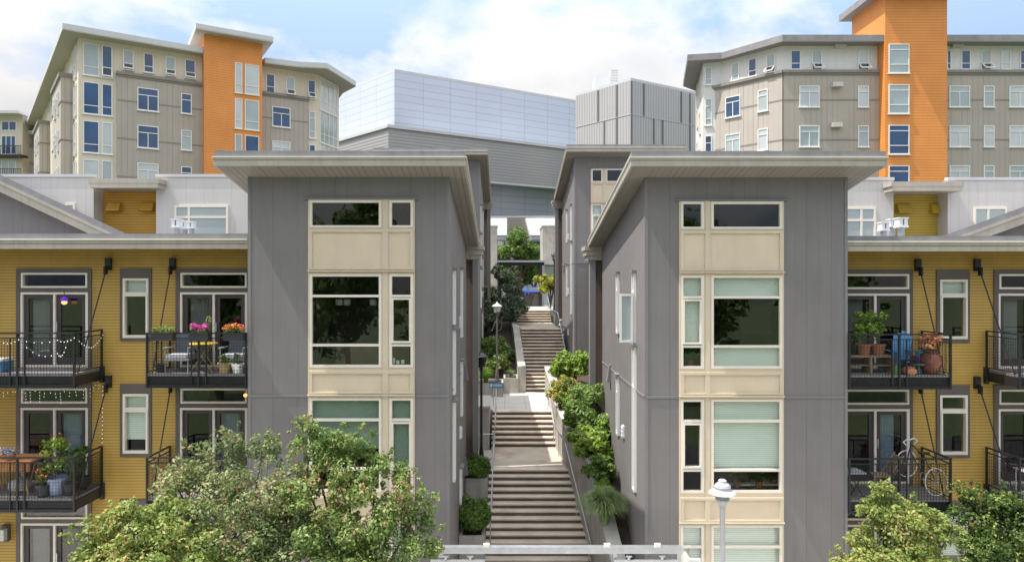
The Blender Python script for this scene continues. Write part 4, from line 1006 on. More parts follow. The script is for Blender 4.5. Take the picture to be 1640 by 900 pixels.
# farther block at left edge
D = 84; t = thing('apartment_building', 'farther cream apartment block with balconies at the left edge', 'building', (PX(10, D), D, 6.8))
f_ = Fr((PX(-90, D), D), (PX(36, D), D)); m = MB(); m.box(PX(-90, D), PX(36, D), D, D + 10, 6.5, PZ(186, D)); m.build('wall', LCREAM, t)
m = MB(); m.box(PX(-90, D), PX(43, D), D - 1.4, D + 10, PZ(186, D), PZ(177, D - 1.4)); m.build('roof', SILVERCAP, t)
m = MB(); m.box(PX(34, D), PX(70, D), D + 2, D + 12, 6.5, PZ(212, D)); m.build('wing_wall', TAUPE, t)
m = MB(); m.box(PX(34, D), PX(70, D), D + 1, D + 12, PZ(212, D), PZ(206, D)); m.build('wing_roof', SILVERCAP, t)
for (a, b, c, e, hb, vb, g_) in ((2, 27, 194, 210, [], [14.5], GBLUE), (2, 26, 217, 248, [], [10, 18], GBLUE), (2, 26, 256, 280, [], [14], GLITE)):
    small_window(t, f_, a, b, c, e, hb, vb, g_, fw=.12, bar=.1)
for zpy in (235, 272):
    m = MB(); x0, x1 = PX(-40, D - 1.2), PX(34, D - 1.2); zt = PZ(zpy - 2, D - 1.2)
    m.box(x0, x1, D - 1.2, D - 1.14, zt - .06, zt); m.box(x0, x1, D - 1.2, D - .01, zt - 1.35, zt - 1.1); x = x0
    while x < x1: m.box(x, x + .05, D - 1.19, D - 1.15, zt - 1.1, zt - .06); x += .22
    m.build('balcony', BLACK, t)

# ================================================================ RIGHT APARTMENT BUILDING
t = thing('apartment_building', 'taupe and light grey apartment block with a tall orange tower at upper right', 'building', (30, 60, 6.8), 'apartment blocks with orange towers')
D0 = 53.4; A1 = (PX(1253, D0), D0); A0 = (PX(1253, D0) - 3.95, D0 + 4.3)
fD = Fr((A1[0] - 3.55, A1[1] + 3.87), A1); Pj = (A1[0] - 3.55, A1[1] + 3.87)
fF = Fr(A1, (46, D0)); P0 = (PX(1126, Pj[1] + .4), Pj[1] + .4); fS = Fr(P0, Pj); Pm = (PX(1114, 66), 66); fW = Fr(Pm, P0)
zw = EZ + 375 * D0 / F + .05
m = MB()
for f2 in (fF, fD, fS, fW): m.wall(f2, 0, f2.len, zb, zw)
m.quad((46, D0, zb), (46, 75, zb), (46, 75, zw), (46, D0, zw)); m.quad((46, 75, zb), (*Pm, zb), (*Pm, zw), (46, 75, zw))
m.build('wall', LGREY, t)
ro = [(PX(1101, 57.0), 57.0), (PX(1156, 56.5), 56.5), (PX(1253, 52.42), 52.42), (47, 52.42), (47, 76), (PX(1118, 66.5), 66.5), (PX(1094, 64.5), 64.5)]
m = MB(); m.prism(ro, zw, zw + .12, 1); m.prism(ro, zw + .12, zw + .52, 0); m.build('roof', [MEMB, mat('grey_soffit', (.25, .235, .23), .7, .05, .3)], t)
ztc = EZ + (450 - 119) * D0 / F
clad(t, fF, 1253, 1408, ztc, .25, TAUPE, sa=0); clad(t, fF, 1500, 1700, ztc, .25, TAUPE)
clad(t, fD, 1144, 1253, ztc, .25, TAUPEL, sb=fD.len + .1)
# orange tower
ox0, ox1 = 29.17, PX(1517, 52.3)
oz = 31.0
m = MB(); fO = Fr((ox0, 52.3), (ox1, 52.3)); m.wall(fO, 0, fO.len, zb, oz); fo2 = Fr((ox0, 57.3), (ox0, 52.3)); m.wall(fo2, 0, fo2.len, zb, oz); fo3 = Fr((ox1, 52.3), (ox1, 57.3)); m.wall(fo3, 0, 5, zb, oz)
fo4 = Fr((ox1, 57.3), (ox0, 57.3)); m.wall(fo4, 0, fo4.len, zb, oz); m.build('orange_tower', ORANGE, t)
m = MB(); pl = [(ox0 - .75, 51.3), (ox1 + .75, 51.3), (ox1 + .75, 58), (ox0 - .75, 58)]; m.prism(pl, oz, oz + .12, 1); m.prism(pl, oz + .12, oz + .52, 0); m.build('tower_roof', [MEMB, MATS['grey_soffit']], t)
row_windows(t, fF, [(1266, 1282), (1300, 1316), (1374, 1391), (1516, 1523), (1539, 1554), (1571, 1587), (1603, 1618), (1633, 1649)], zrow(112, D0), zrow(81, D0), 1, P_, [.32], [], [GBLUE, GTEAL, GLITE, GBLUE], awns={(1, 0), (2, 0), (5, 0)})
fFc = fF.off(.25)
row_windows(t, fFc, [(1280, 1312), (1520, 1553), (1616, 1650)], zrow(172, 53.15), zrow(138, 53.15), 4, P_, [.72], [.5], [GLITE, GTEAL, GLITE])
row_windows(t, fFc, [(1374, 1391), (1575, 1592)], zrow(172, 53.15), zrow(138, 53.15), 4, P_, [.72], [], [GLITE, GTEAL])
row_windows(t, fO, [(1423, 1456)], zrow(118, 52.3), zrow(71, 52.3), 5, P_, [.30, .80], [], [GTEAL, GTEAL, GBLUE, GBLUE])
fDc = fD.off(.25)
row_windows(t, fD, [(1172, 1184), (1199, 1212), (1228, 1242)], EZ + 338 * D0 / F, EZ + 368 * D0 / F, 1, P_, [.32], [], [GTEAL, GBLUE, GTEAL], awns={(2, 0)})
row_windows(t, fDc, [(1162, 1186)], EZ + 276 * D0 / F, EZ + 311 * D0 / F, 3, P_, [.72], [.5], [GBLUE, GTEAL])
row_windows(t, fDc, [(1214, 1230)], EZ + 276 * D0 / F, EZ + 311 * D0 / F, 3, P_, [.72], [], [GTEAL, GLITE])
row_windows(t, fS, [(1129, 1140)], EZ + 338 * D0 / F, EZ + 368 * D0 / F, 1, P_, [.32], [], [GTEAL])
row_windows(t, fS, [(1129, 1140)], EZ + 268 * D0 / F, EZ + 314 * D0 / F, 3, P_, [.25, .72], [], [GTEAL, GBLUE])
for k in range(6):
    window(t, fW, fW.len * (.25 + .0 * k), fW.len * .25 + 1.2, 26.2 - 3.1 * k, 28 - 3.1 * k if k else 27.2, (), (), .08, .1, gd=.02, gm=GTEAL, frd=.001); window(t, fW, fW.len * .6, fW.len * .6 + 1.2, 25.0 - 3.1 * k, 26.9 - 3.1 * k, (), (), .08, .1, gd=.02, gm=GTEAL, frd=.001)
for (a, b, c, e, f2) in ((1335, 1353, 74, 79, fF), (1331, 1347, 135, 142, fFc), (1330, 1346, 199, 206, fFc), (1522, 1540, 73, 78, fF)):
    h = MB(); h.fbox(f2, f2.at(a), f2.at(b), .002, .35, PZ(e, D0), PZ(c, D0)); h.build('vent_hood', LGREY2, t)

# ================================================================ SILVER BUILDINGS IN THE CENTRE
t = thing('silver_panel_building', 'large pale blue silver panelled building in the centre background', 'building', (-5, 110, 6.8))
Cc = (PX(632, 95), 95.0); zt = PZ(115, 95)
fR = Fr(Cc, (Cc[0] + 33, Cc[1] + 33 * .605)); fLf = Fr((Cc[0] - 18, Cc[1] + 18 * 1.056), Cc)
m = MB(); m.wall(fR, 0, fR.len, 6.5, zt); m.wall(fLf, 0, fLf.len, 6.5, zt)
e1 = fR.pt(fR.len, 0, 0); e2 = fLf.pt(0, 0, 0)
m.quad((e1[0], e1[1], 6.5), (e1[0] + 2, e1[1] + 20, 6.5), (e1[0] + 2, e1[1] + 20, zt), (e1[0], e1[1], zt)); m.build('wall', PANELW, t)
m = MB(); m.prism([(e2[0], e2[1]), Cc, (e1[0], e1[1]), (e1[0] + 2, e1[1] + 20), (e2[0] + 5, e2[1] + 28)], zt, zt + .35); m.build('roof', SILVERCAP, t)
t = thing('corrugated_building', 'grey corrugated band block in front of the silver panelled building', 'building', (-5, 95, 23))
Cb = (PX(622, 90), 90.0); fR2 = Fr(Cb, (Cb[0] + 30, Cb[1] + 18)); fL2 = Fr((Cb[0] - 16, Cb[1] + 16.9), Cb); z1, z0 = PZ(205, 90), 9 + 14.25
m = MB(); m.wall(fR2, 0, fR2.len, z0, z1); m.wall(fL2, 0, fL2.len, z0, z1)
for f2 in (fR2, fL2):
    m.quad(f2.pt(0, 0, z0), f2.pt(0, -5.5, z0), f2.pt(f2.len, -5.5, z0), f2.pt(f2.len, 0, z0))
m.build('wall', CORRH, t)
m = MB()
for f2 in (fR2, fL2): m.fbox(f2, -.1, f2.len + .1, -5, .25, z1, z1 + .4); m.fbox(f2, -.1, f2.len, -.1, .2, z0 - .25, z0)
m.build('coping', SILVERCAP, t)
m = MB(); m.box(PX(811, 98), PX(844, 98), 97.6, 98.6, 6.5, PZ(349, 98)); m.build('lower_wall', mat('brown_corrugated', (.36, .31, .27), .5, .05, .2, pat='corrh', h=.4, lk=.2, bump=.3, dist=.04), t)
m = MB(); m.box(PX(740, 98), PX(900, 98), 98.7, 101, 6.5, PZ(345, 98)); m.build('base_wall', LGREY, t)

t = thing('ribbed_metal_building', 'grey vertically ribbed metal block with dark seams right of centre', 'building', (15, 84, 6.8))
Cr = (PX(1010, 80), 80.0); fR3 = Fr(Cr, (Cr[0] + 1.587 * 12, Cr[1] + 12)); fL3 = Fr((Cr[0] - .83 * 6.9, Cr[1] + 6.9), Cr); zt = PZ(129, 80)
m = MB(); m.wall(fR3, 0, fR3.len, 6.5, zt); m.wall(fL3, 0, fL3.len, 6.5, zt); m.build('wall', RIBV, t)
a_ = fL3.pt(0, 0, 0); b_ = fR3.pt(fR3.len, 0, 0)
m = MB(); m.prism([(a_[0], a_[1]), Cr, (b_[0], b_[1]), (b_[0] - 6, b_[1] + 10), (a_[0] + 5, a_[1] + 10)], zt, zt + .3); m.build('roof', SILVERCAP, t)
zs = PZ(183, 80)
for (px, up, f2) in ((958, 1, fL3), (988, 1, fL3), (968, 0, fL3), (988, 0, fL3), (1031, 1, fR3), (1091, 1, fR3), (1105, 1, fR3), (1047, 0, fR3), (1061, 0, fR3), (1105, 0, fR3), (1010.5, 1, fR3), (1010.5, 0, fR3)):
    s_ = max(.1, f2.at(px)); m = MB(); lo, hi = (zs, zt - .1) if up else (8, zs - .05)
    m.fbox(f2, s_ - .12, s_ + .12, .0, .06, lo, hi); m.build('seam_strip', RIBDK, t)
m = MB(); m.fbox(fR3, 0, fR3.len, 0, .05, zs - .05, zs); m.fbox(fL3, 0, fL3.len, 0, .05, zs - .05, zs); m.build('seam_strip', SILVERCAP, t)
D = 96; t = thing('exhaust_stack', 'white rooftop stack above the ribbed metal block', 'stack', (PX(975, D), D, PZ(150, D)))
m = MB(); m.box(PX(953, D), PX(978, D), D, D + 3, 20, PZ(123, D)); m.build('duct', WHITEMETAL, t)
m = MB(); m.box(PX(978, D), PX(990, D), D, D + 2, 20, PZ(112, D)); m.build('stack_body', mat('louvred_white', (.62, .62, .62), .5, .05, 1, pat='lap', h=.35, lw=.08, lk=.4), t)

# ================================================================ WALLS AND PLANTERS OF THE ALLEY
t = thing('retaining_wall', 'curving concrete retaining wall down the right side of the stairs', 'wall', (2.3, 26, 0))
m = MB(); th = .34
def wnorm(i):
    a = WP[max(i - 1, 0)]; b = WP[min(i + 1, len(WP) - 1)]; v = Vector((b[0] - a[0], b[1] - a[1])).normalized(); return Vector((v.y, -v.x))
pin = [Vector(p) for p in WP]; pout = [Vector((p[0] + wnorm(i).x * th, p[1] + wnorm(i).y * th, p[2])) for i, p in enumerate(WP)]
for i in range(len(WP) - 1):
    a, b, c, d = pin[i], pin[i + 1], pout[i + 1], pout[i]
    m.hexa([(a.x, a.y, 0), (d.x, d.y, 0), (c.x, c.y, 0), (b.x, b.y, 0), (a.x, a.y, a.z - .08), (d.x, d.y, d.z - .08), (c.x, c.y, c.z - .08), (b.x, b.y, b.z - .08)])
m.build('wall', CONC, t)
m = MB()
for i in range(len(WP) - 1):
    a, b, c, d = pin[i], pin[i + 1], pout[i + 1], pout[i]; o = -.03
    A = lambda v, s_, z: (v.x + s_, v.y, v.z + z)
    m.hexa([A(a, o, -.08), A(d, -o, -.08), A(c, -o, -.08), A(b, o, -.08), A(a, o, 0), A(d, -o, 0), A(c, -o, 0), A(b, o, 0)])
m.build('coping', CONCL, t)
t = thing('handrail', 'galvanised handrail fixed along the curving retaining wall', 'handrail', (2.2, 25, 2))
stz = [(20.8, .1), (25, ZA), (28.1, ZA), (30.2, ZB), (35.3, ZB)]
hr = [(xr(y) - .12, y, interp(stz, y) + .95) for y in (20.6, 22.5, 24.9, 25.6, 28.0, 30.2, 31.2)]
m = MB(); m.path(hr, .022, 8); m.build('rail', GALV, t)
for y in (21, 22.9, 24.8, 26.6, 28.2, 30.1):
    m = MB(); zz = interp(stz, y); m.tube((xr(y) - .12, y, zz), (xr(y) - .12, y, zz + .93), .018); m.build('post', GALV, t)

t = thing('handrail', 'thin galvanised handrail down the left side of the lower stairs', 'handrail', (-.6, 25, 2))
def lrail(t, pts):
    m = MB(); m.path([(x, y, z + .92) for x, y, z in pts], .02, 8); m.build('rail', GALV, t)
    for (x, y, z) in pts: q = MB(); q.tube((x, y, z), (x, y, z + .92), .018); q.build('post', GALV, t)
lrail(t, [(-.45, 21.6, .5), (-.42, 23.2, 1.3), (-.40, 25.0, ZA), (-.40, 26.4, ZA)])
t = thing('handrail', 'short galvanised handrail at the left of the middle stairs', 'handrail', (-.4, 29, 2.3)); lrail(t, [(-.40, 28.2, ZA), (-.38, 29.3, ZA + .55), (-.37, 30.3, ZB)])
t = thing('handrail', 'long galvanised handrail up the right side of the upper stairs', 'handrail', (3.3, 42, 5))
lrail(t, [(3.38, 36.2, ZB + .5), (3.26, 38.4, ZB + 1.7), (3.18, 40.7, ZC), (3.1, 46.3, ZC), (3.05, 48, ZD)])
t = thing('handrail', 'rail guard round the landing beside the black lamp post', 'handrail', (-.9, 25.9, ZA))
m = MB(); zz = ZA + .95; m.path([(-1.32, 26.2, zz), (-.44, 26.2, zz)], .02); m.path([(-1.32, 26.2, ZA), (-1.32, 26.2, zz)], .02); m.path([(-.44, 26.2, ZA), (-.44, 26.2, zz)], .02); m.build('rail', GALV, t)

def planter(label, x0, x1, y0, y1, z0, z1, grp=None, wall=.09):
    t = thing('concrete_planter', label, 'planter', ((x0 + x1) / 2, (y0 + y1) / 2, z0), grp)
    m = MB(); m.box(x0, x1, y0, y0 + wall, z0, z1); m.box(x0, x1, y1 - wall, y1, z0, z1); m.box(x0, x0 + wall, y0 + wall, y1 - wall, z0, z1); m.box(x1 - wall, x1, y0 + wall, y1 - wall, z0, z1); m.build('box', CONC, t)
    m = MB(); m.box(x0 + wall, x1 - wall, y0 + wall, y1 - wall, z1 - .3, z1 - .07); m.build('soil', SOIL, t)
    return t
gp = 'concrete planters in the alley'
planter('lowest concrete planter by the left tower, under the bigger round bush', -1.37 + .02, -.60, 20.3, 21.6, 0, 1.42, gp)
planter('concrete planter by the left tower, under the smaller round bush', -1.35, -.58, 23.6, 24.6, 0, 2.18, gp)
shrub('boxwood_bush', 'bigger clipped round bush in the lowest planter by the left tower', (-.93, 20.75, 1.90), .56, 7000, .055, 11, 1.3, group='round clipped bushes', wid=.7, ball=True)
shrub('boxwood_bush', 'smaller clipped round bush beneath the black lamp post', (-.95, 23.9, 2.50), .50, 6000, .055, 12, 2.0, group='round clipped bushes', wid=.7, ball=True)
t = thing('side_wall', 'concrete block wall left of the middle stairs', 'wall', (-.95, 28.5, 1.5)); m = MB(); m.box(-1.36, -.62, 27.6, 30.2, 1, 3.85); m.build('wall', CONC, t); m = MB(); m.box(-1.36, -.58, 27.55, 30.2, 3.85, 3.95); m.build('coping', CONCL, t)
struct(MB().box(-1.4, -.5, 24.7, 27.6, 1.0, ZA - .004).build('side_landing', CONC))
planter('wide concrete planter on the terrace, below the grey lamp post', PX(752, 33.6), PX(806, 33.6), 33.6, 35.2, ZB, PZ(614, 33.6), gp)
planter('weathered concrete planter on the terrace, left of the stair wall end', PX(806.5, 34.6), PX(830, 34.6), 34.65, 36.2, ZB, PZ(606, 34.6), gp)
t = thing('stair_wall', 'concrete cheek wall left of the upper stairs', 'wall', (.95, 38, 3))
m = MB(); pts = [(35.05, 4.62), (36.6, 4.75), (41, 6.1), (46.5, 6.55), (48, 7.3)]
for (ya, za), (yb, zb_) in zip(pts, pts[1:]):
    xa, xb = xl2(ya), xl2(yb); m.hexa([(xa - .42, ya, 3), (xa - .02, ya, 3), (xb - .02, yb, 3), (xb - .42, yb, 3), (xa - .42, ya, za), (xa - .02, ya, za), (xb - .02, yb, zb_), (xb - .42, yb, zb_)])
m.build('wall', CONC, t)

def grass_tuft(name, label, base, r, h, n, seed, m=None, lean=1.0, group=None):
    rg = random.Random(seed); t = thing(name, label, 'plant', base, group); mb = MB()
    for i in range(n):
        a = rg.uniform(0, 2 * math.pi); L_ = h * rg.uniform(.75, 1.15); out = r * rg.uniform(.25, 1.1) * lean; w = .006 + .006 * rg.random()
        d = Vector((math.cos(a), math.sin(a), 0)); sd = Vector((-d.y, d.x, 0)) * w; b = Vector(base) + d * rg.uniform(0, .1)
        q_ = out / max(r, .01); pts = []
        for k_ in range(6):
            u = k_ / 5; pts.append(b + d * out * u ** 1.5 + Vector((0, 0, L_ * (1.65 * u - (.68 + .42 * q_) * u * u))))
        vv = []
        for k_, p in enumerate(pts): vv += [p - sd * (1 - .17 * k_), p + sd * (1 - .17 * k_)]
        mb.add(vv, [(2 * k_, 2 * k_ + 1, 2 * k_ + 3, 2 * k_ + 2) for k_ in range(5)])
    mb.build('blades', m or LGRASS, t); return t
t = grass_tuft('ornamental_grass', 'big arching ornamental grass by the foot of the right tower', (PX(968, 19.2), 19.2, 2.15), .78, 1.12, 3200, 5)
planter('concrete planter box at the foot of the right tower', 3.05, 3.46, 18.8, 20.6, 0, 1.55, gp)
shrub('planter_shrub', 'low dark shrub beside the ornamental grass at the right tower foot', (3.25, 20.2, 1.75), .28, 500, .07, 31, 1.45)
sh = 'shrubs behind the curving retaining wall'
shrub('lime_shrub', 'lime green shrub at the top of the bed by the far right tower', Lb(920, 578, 31, 0)[:3], .80, 3800, .10, 21, 4.3, group=sh, m=LLIME)
shrub('lime_shrub', 'lime green shrub between the far right tower and the orange azalea', Lb(900, 590, 31.5, 0)[:3], .60, 2300, .10, 22, 4.3, group=sh, m=LLIME)
shrub('azalea_bush', 'azalea bush tinged with orange bloom behind the wall', Lb(908, 612, 28, 0)[:3], .68, 3600, .075, 23, 3.9, group=sh, m=LORA)
shrub('azalea_bush', 'small azalea bush with a few orange tips at the wall end', Lb(898, 632, 27.3, 0)[:3], .36, 1100, .075, 24, 3.8, group=sh, m=LORA)
shrub('rhododendron', 'large rhododendron in front of the grey pier of the right tower', Lb(936, 640, 24.1, 0)[:3], .80, 3200, .11, 25, 3.4, group=sh, m=LRHO, wid=.4)
shrub('rhododendron', 'rhododendron with glossy leaves lower down behind the wall', Lb(925, 662, 25, 0)[:3], .50, 1500, .11, 26, 3.5, group=sh, m=LRHO, wid=.4)
shrub('rhododendron', 'young rhododendron squeezed against the grey pier above the pale bush', (3.12, 23.3, 4.25), .5, 1300, .10, 35, 3.3, group=sh, m=LRHO, wid=.45)
shrub('lime_shrub', 'small lime shrub filling the gap below the orange azalea', (2.72, 26.3, 4.55), .45, 1300, .09, 36, 3.4, group=sh, m=LLIME)
shrub('aucuba_bush', 'pale leafy bush just under the tall rhododendron', (2.95, 21.9, 3.95), .42, 800, .14, 37, 3.1, group=sh, m=LLIME, wid=.5)
shrub('lime_shrub', 'lime shrub overhanging the wall just above the aucuba bushes', (2.60, 24.6, 4.15), .46, 1500, .10, 38, 3.3, group=sh, m=LLIME)
shrub('lime_shrub', 'low lime shrub between the mid green bush and the tall grass', (3.0, 20.0, 2.95), .36, 1000, .09, 39, 2.4, group=sh, m=LLIME)
shrub('aucuba_bush', 'pale large leaved bush halfway down behind the wall', Lb(950, 702, 22.6, 0)[:3], .66, 1500, .17, 27, 3.2, group=sh, m=LLIME, wid=.5)
shrub('aucuba_bush', 'mid green bush just above the ornamental grass', Lb(963, 750, 20.7, 0)[:3], .60, 2000, .10, 28, 3.0, group=sh, m=LMID, wid=.5)
ls = 'plants in the left terrace beds'
grass_tuft('lily_clump', 'lime green strap leaved clump in the wide terrace planter', (PX(778, 34.3), 34.3, 3.85), .55, .95, 380, 6, LLIME, group=ls)
grass_tuft('lily_clump', 'pale strappy clump at the left end of the terrace planter', (PX(762, 34.2), 34.2, 3.85), .4, .7, 220, 7, LLIME, group=ls)
grass_tuft('lily_clump', 'low sparse clump in the weathered planter beside the stair wall', (PX(818, 35.4), 35.4, 4.05), .4, .45, 120, 8, group=ls)
shrub('small_maple', 'small yellowish maple behind the grey lamp post', (PX(797, 36.8), 36.8, PZ(577, 36.8)), .62, 700, .13, 41, 3.6, group=ls, m=LYEL)
shrub('laurel_bush', 'bright green laurel bush behind the grey lamp post', (PX(797, 40), 40, PZ(556, 40)), 1.15, 5200, .12, 42, 4.5, group=ls, m=LRHO)
shrub('laurel_bush', 'darker laurel bush against the far left tower', (PX(778, 39), 39, PZ(550, 39)), .8, 2200, .12, 43, 4.5, group=ls, m=LRHO)
tree('dark_tree', 'broad dark grey green tree beside the top of the stairs', (PX(805, 45), 45, 6.4),
     [Lb(800, 500, 44, 26), Lb(820, 480, 45, 24), Lb(790, 470, 45, 24), Lb(815, 450, 45, 20), Lb(800, 440, 45, 14), Lb(828, 500, 44, 15), Lb(783, 510, 43, 16)], 14000, .17, LSILV, 51, tr=.12)
tree('canopy_tree', 'mid green tree rising behind the steel entrance canopy', (PX(828, 63), 63, 6.8),
     [Lb(828, 395, 63, 26), Lb(810, 410, 63, 20), Lb(848, 408, 63, 21), Lb(828, 380, 63, 15), Lb(838, 402, 62, 20), Lb(820, 440, 64, 22), Lb(845, 435, 64, 20), Lb(858, 425, 65, 12)], 11000, .24, LMID, 52, tr=.16)
tree('plaza_tree', 'dark tree seen under the steel entrance canopy', (PX(858, 72), 72, 6.8), [Lb(858, 435, 72, 16), Lb(845, 445, 72, 12), Lb(868, 440, 72, 14), Lb(840, 430, 72, 14)], 2500, .25, LDARK, 53, tr=.15)
shrub('golden_bush', 'golden yellow bush beside the topmost lamp post', (PX(881, 50.5), 50.5, PZ(453, 50.5)), .95, 2600, .14, 54, 7.0, m=LGOLD)
shrub('white_flower_shrub', 'pale flowering shrub by the far left tower corner', (PX(785, 47.5), 47.5, PZ(462, 47.5)), .6, 900, .12, 55, 7.0, m=LSILV)

# ================================================================ LAMP POSTS
def lamp(label, px, D, zb_, zt, m, head_m, group, arm=False):
    x = PX(px, D); t = thing('lamp_post', label, 'street lamp', (x, D, zb_), group); H = zt - zb_
    p = MB(); p.lathe((x, D, zb_), [(.13, 0), (.13, .1), (.1, .16), (.085, .5), (.06, .62), (.05, .7), (.045, H - .75), (.07, H - .72), (.07, H - .68), (.05, H - .64)], 14); p.build('pole', m, t, smooth=False)
    h = MB(); h.lathe((x, D, zt - .64), [(.06, 0), (.16, .1), (.17, .13), (.12, .16)], 10); h.build('lamp_holder', m, t)
    h = MB(); h.lathe((x, D, zt - .50), [(.12, 0), (.19, .28)], 8); h.build('lantern_glass', LAMPGL if head_m is None else head_m, t)
    h = MB(); h.lathe((x, D, zt - .22), [(.25, 0), (.26, .02), (.2, .07), (.06, .16), (.03, .19), (.035, .22), (.005, .25)], 14)
    for i in range(6):
        a = i * math.pi / 3; h.tube((x + .125 * math.cos(a), D + .125 * math.sin(a), zt - .5), (x + .2 * math.cos(a), D + .2 * math.sin(a), zt - .2), .012, n=5)
    h.build('lantern_roof', WHITEMETAL if arm else m, t)
    if arm:
        for sg in (-1, 1):
            b = MB(); pts = [(x, D, zt - 1.0), (x + sg * .1, D, zt - 1.02), (x + sg * .2, D, zt - 1.3), (x + sg * .24, D, zt - 1.42), (x + sg * .3, D, zt - 1.45)] if sg < 0 else [(x, D, zt - 1.45), (x + .2, D, zt - 1.4), (x + .24, D, zt - 1.1), (x + .2, D, zt - .8)]
            b.path(pts, .018, 6); b.build('bracket', m, t)
    return t
lp = 'lamp posts up the alley'
lamp('black lamp post standing above the lower round bushes', 771, 25.3, ZA, PZ(562, 25.3), BLACKM, BLACKM, lp)
lamp('grey lamp post with a white topped lantern in the terrace planter', 796, 34.8, 3.85, PZ(484, 34.8), GREYMETAL2 if False else mat('grey_bronze', (.12, .115, .10), .45, .15, 5), None, lp, arm=True)
lamp('black lamp post at the top of the stairs beside the golden bush', 888, 47.2, ZD - .1, PZ(404, 47.2), BLACKM, None, lp)
# street lamp in front
x, D = PX(1157, 15), 15; zt = PZ(767, 15)
t = thing('street_lamp', 'pale painted street lamp with a ringed dome head before the right tower', 'street lamp', (x, D, .13))
m = MB(); m.lathe((x, D, .13), [(.15, 0), (.15, .3), (.1, .4), (.07, .6), (.055, zt - .78), (.062, zt - .775), (.062, zt - .73)], 18); m.build('pole', LAMPGREY, t, smooth=True)
m = MB(); m.lathe((x, D, zt - .62), [(.06, 0), (.07, .06), (.13, .15), (.14, .17)], 20); m.build('lamp_neck', GREYMETAL, t)
m = MB(); m.lathe((x, D, zt - .45), [(.12, 0), (.12, .14)], 20)
for i in range(20):
    a = i * math.pi / 10; m.tube((x + .145 * math.cos(a), D + .145 * math.sin(a), zt - .45), (x + .145 * math.cos(a), D + .145 * math.sin(a), zt - .31), .008, n=5)
for k in range(4): m.torus((x, D, zt - .44 + k * .038), .146, .007, (0, 0, 1), 20, 4)
m.build('louvre', GREYMETAL, t)
m = MB(); m.lathe((x, D, zt - .31), [(.12, -.005), (.28, -.004), (.30, .008), (.28, .035), (.175, .085), (.165, .13), (.178, .134), (.178, .155), (.155, .165), (.165, .175), (.15, .20), (.095, .238), (.085, .262), (.092, .266), (.088, .285), (.06, .305), (.005, .312)], 28); m.build('lamp_dome', LAMPGREY, t)

# ================================================================ STEEL GATE FRAME AT THE FRONT
D = 16.0; t = thing('steel_gate', 'galvanised steel gate frame spanning the foot of the stairs', 'gate', (1.2, D, .1))
zt = PZ(876.5, D); x0, x1 = PX(698, D), PX(1093, D)
m = MB(); m.box(x0, x1, D, D + .12, zt - .145, zt); m.box(x0, x1, D - .02, D + .14, zt, zt + .012); m.build('top_beam', GALV, t)
for px in (779, 973, 1054): q = MB(); xx = PX(px, D); q.box(xx - .07, xx + .07, D + .01, D + .11, zt + .012, zt + .07); q.build('cap', CREAM, t)
for px in (706, 985, 1088): q = MB(); xx = PX(px, D); q.box(xx - .05, xx + .05, D + .02, D + .1, .1, zt - 0.146); q.build('post', GALV, t)
for (pa, pb) in ((690, 777), (983, 1084)):
    a, b = PX(pa, D), PX(pb, D); z1 = zt - .27; q = MB()
    q.box(a, b, D - .06, D - .01, z1 - .06, z1); q.box(a, b, D - .06, D - .01, .25, .31); q.box(a, a + .06, D - .06, D - .01, .31, z1 - .06); q.box(b - .06, b, D - .06, D - .01, .31, z1 - .06)
    f = q.build('gate_leaf', GALV, t)
    q = MB(); xx = a + .1
    while xx < b - .08: q.box(xx - .004, xx + .004, D - .04, D - .03, .31, z1 - .06); xx += .05
    zz = .4
    while zz < z1 - .1: q.box(a + .06, b - .06, D - .039, D - .031, zz - .004, zz + .004); zz += .05
    q.build('mesh_panel', GALV, f)
    for xx in (a + .35, b - .35):
        q = MB(); q.box(xx - .07, xx + .07, D - .05, D - .02, zt - .205, zt - .178); q.tube((xx, D - .035, zt - .26), (xx, D - .035, zt - .2), .035, n=10); q.build('roller', GALV, f)

# ================================================================ TERRACE SIGN, STATUES, PORTAL
D = 31.2; t = thing('alley_sign', 'small light blue sign on a thin post at the terrace edge', 'sign', (PX(790, D), D, ZB))
m = MB(); m.tube((PX(790, D), D, ZB), (PX(790, D), D, PZ(621, D)), .02); m.build('post', GALV, t)
xa, xb, za, zb2 = PX(784, D), PX(806, D), PZ(621, D), PZ(613, D)
m = MB(); m.box(xa, xb, D - .035, D - .02, za, zb2); m.build('panel', SIGNB, t)
m = MB(); m.box(xa + .03, xa + .13, D - .038, D - .0352, za + .06, zb2 - .04)
rg = random.Random(3); xx = xa + .17
while xx < xb - .08:
    w_ = rg.uniform(.02, .05); m.box(xx, xx + w_, D - .038, D - .0352, za + .08, zb2 - .06); xx += w_ + .018
m.build('lettering', WHITEMETAL, t)

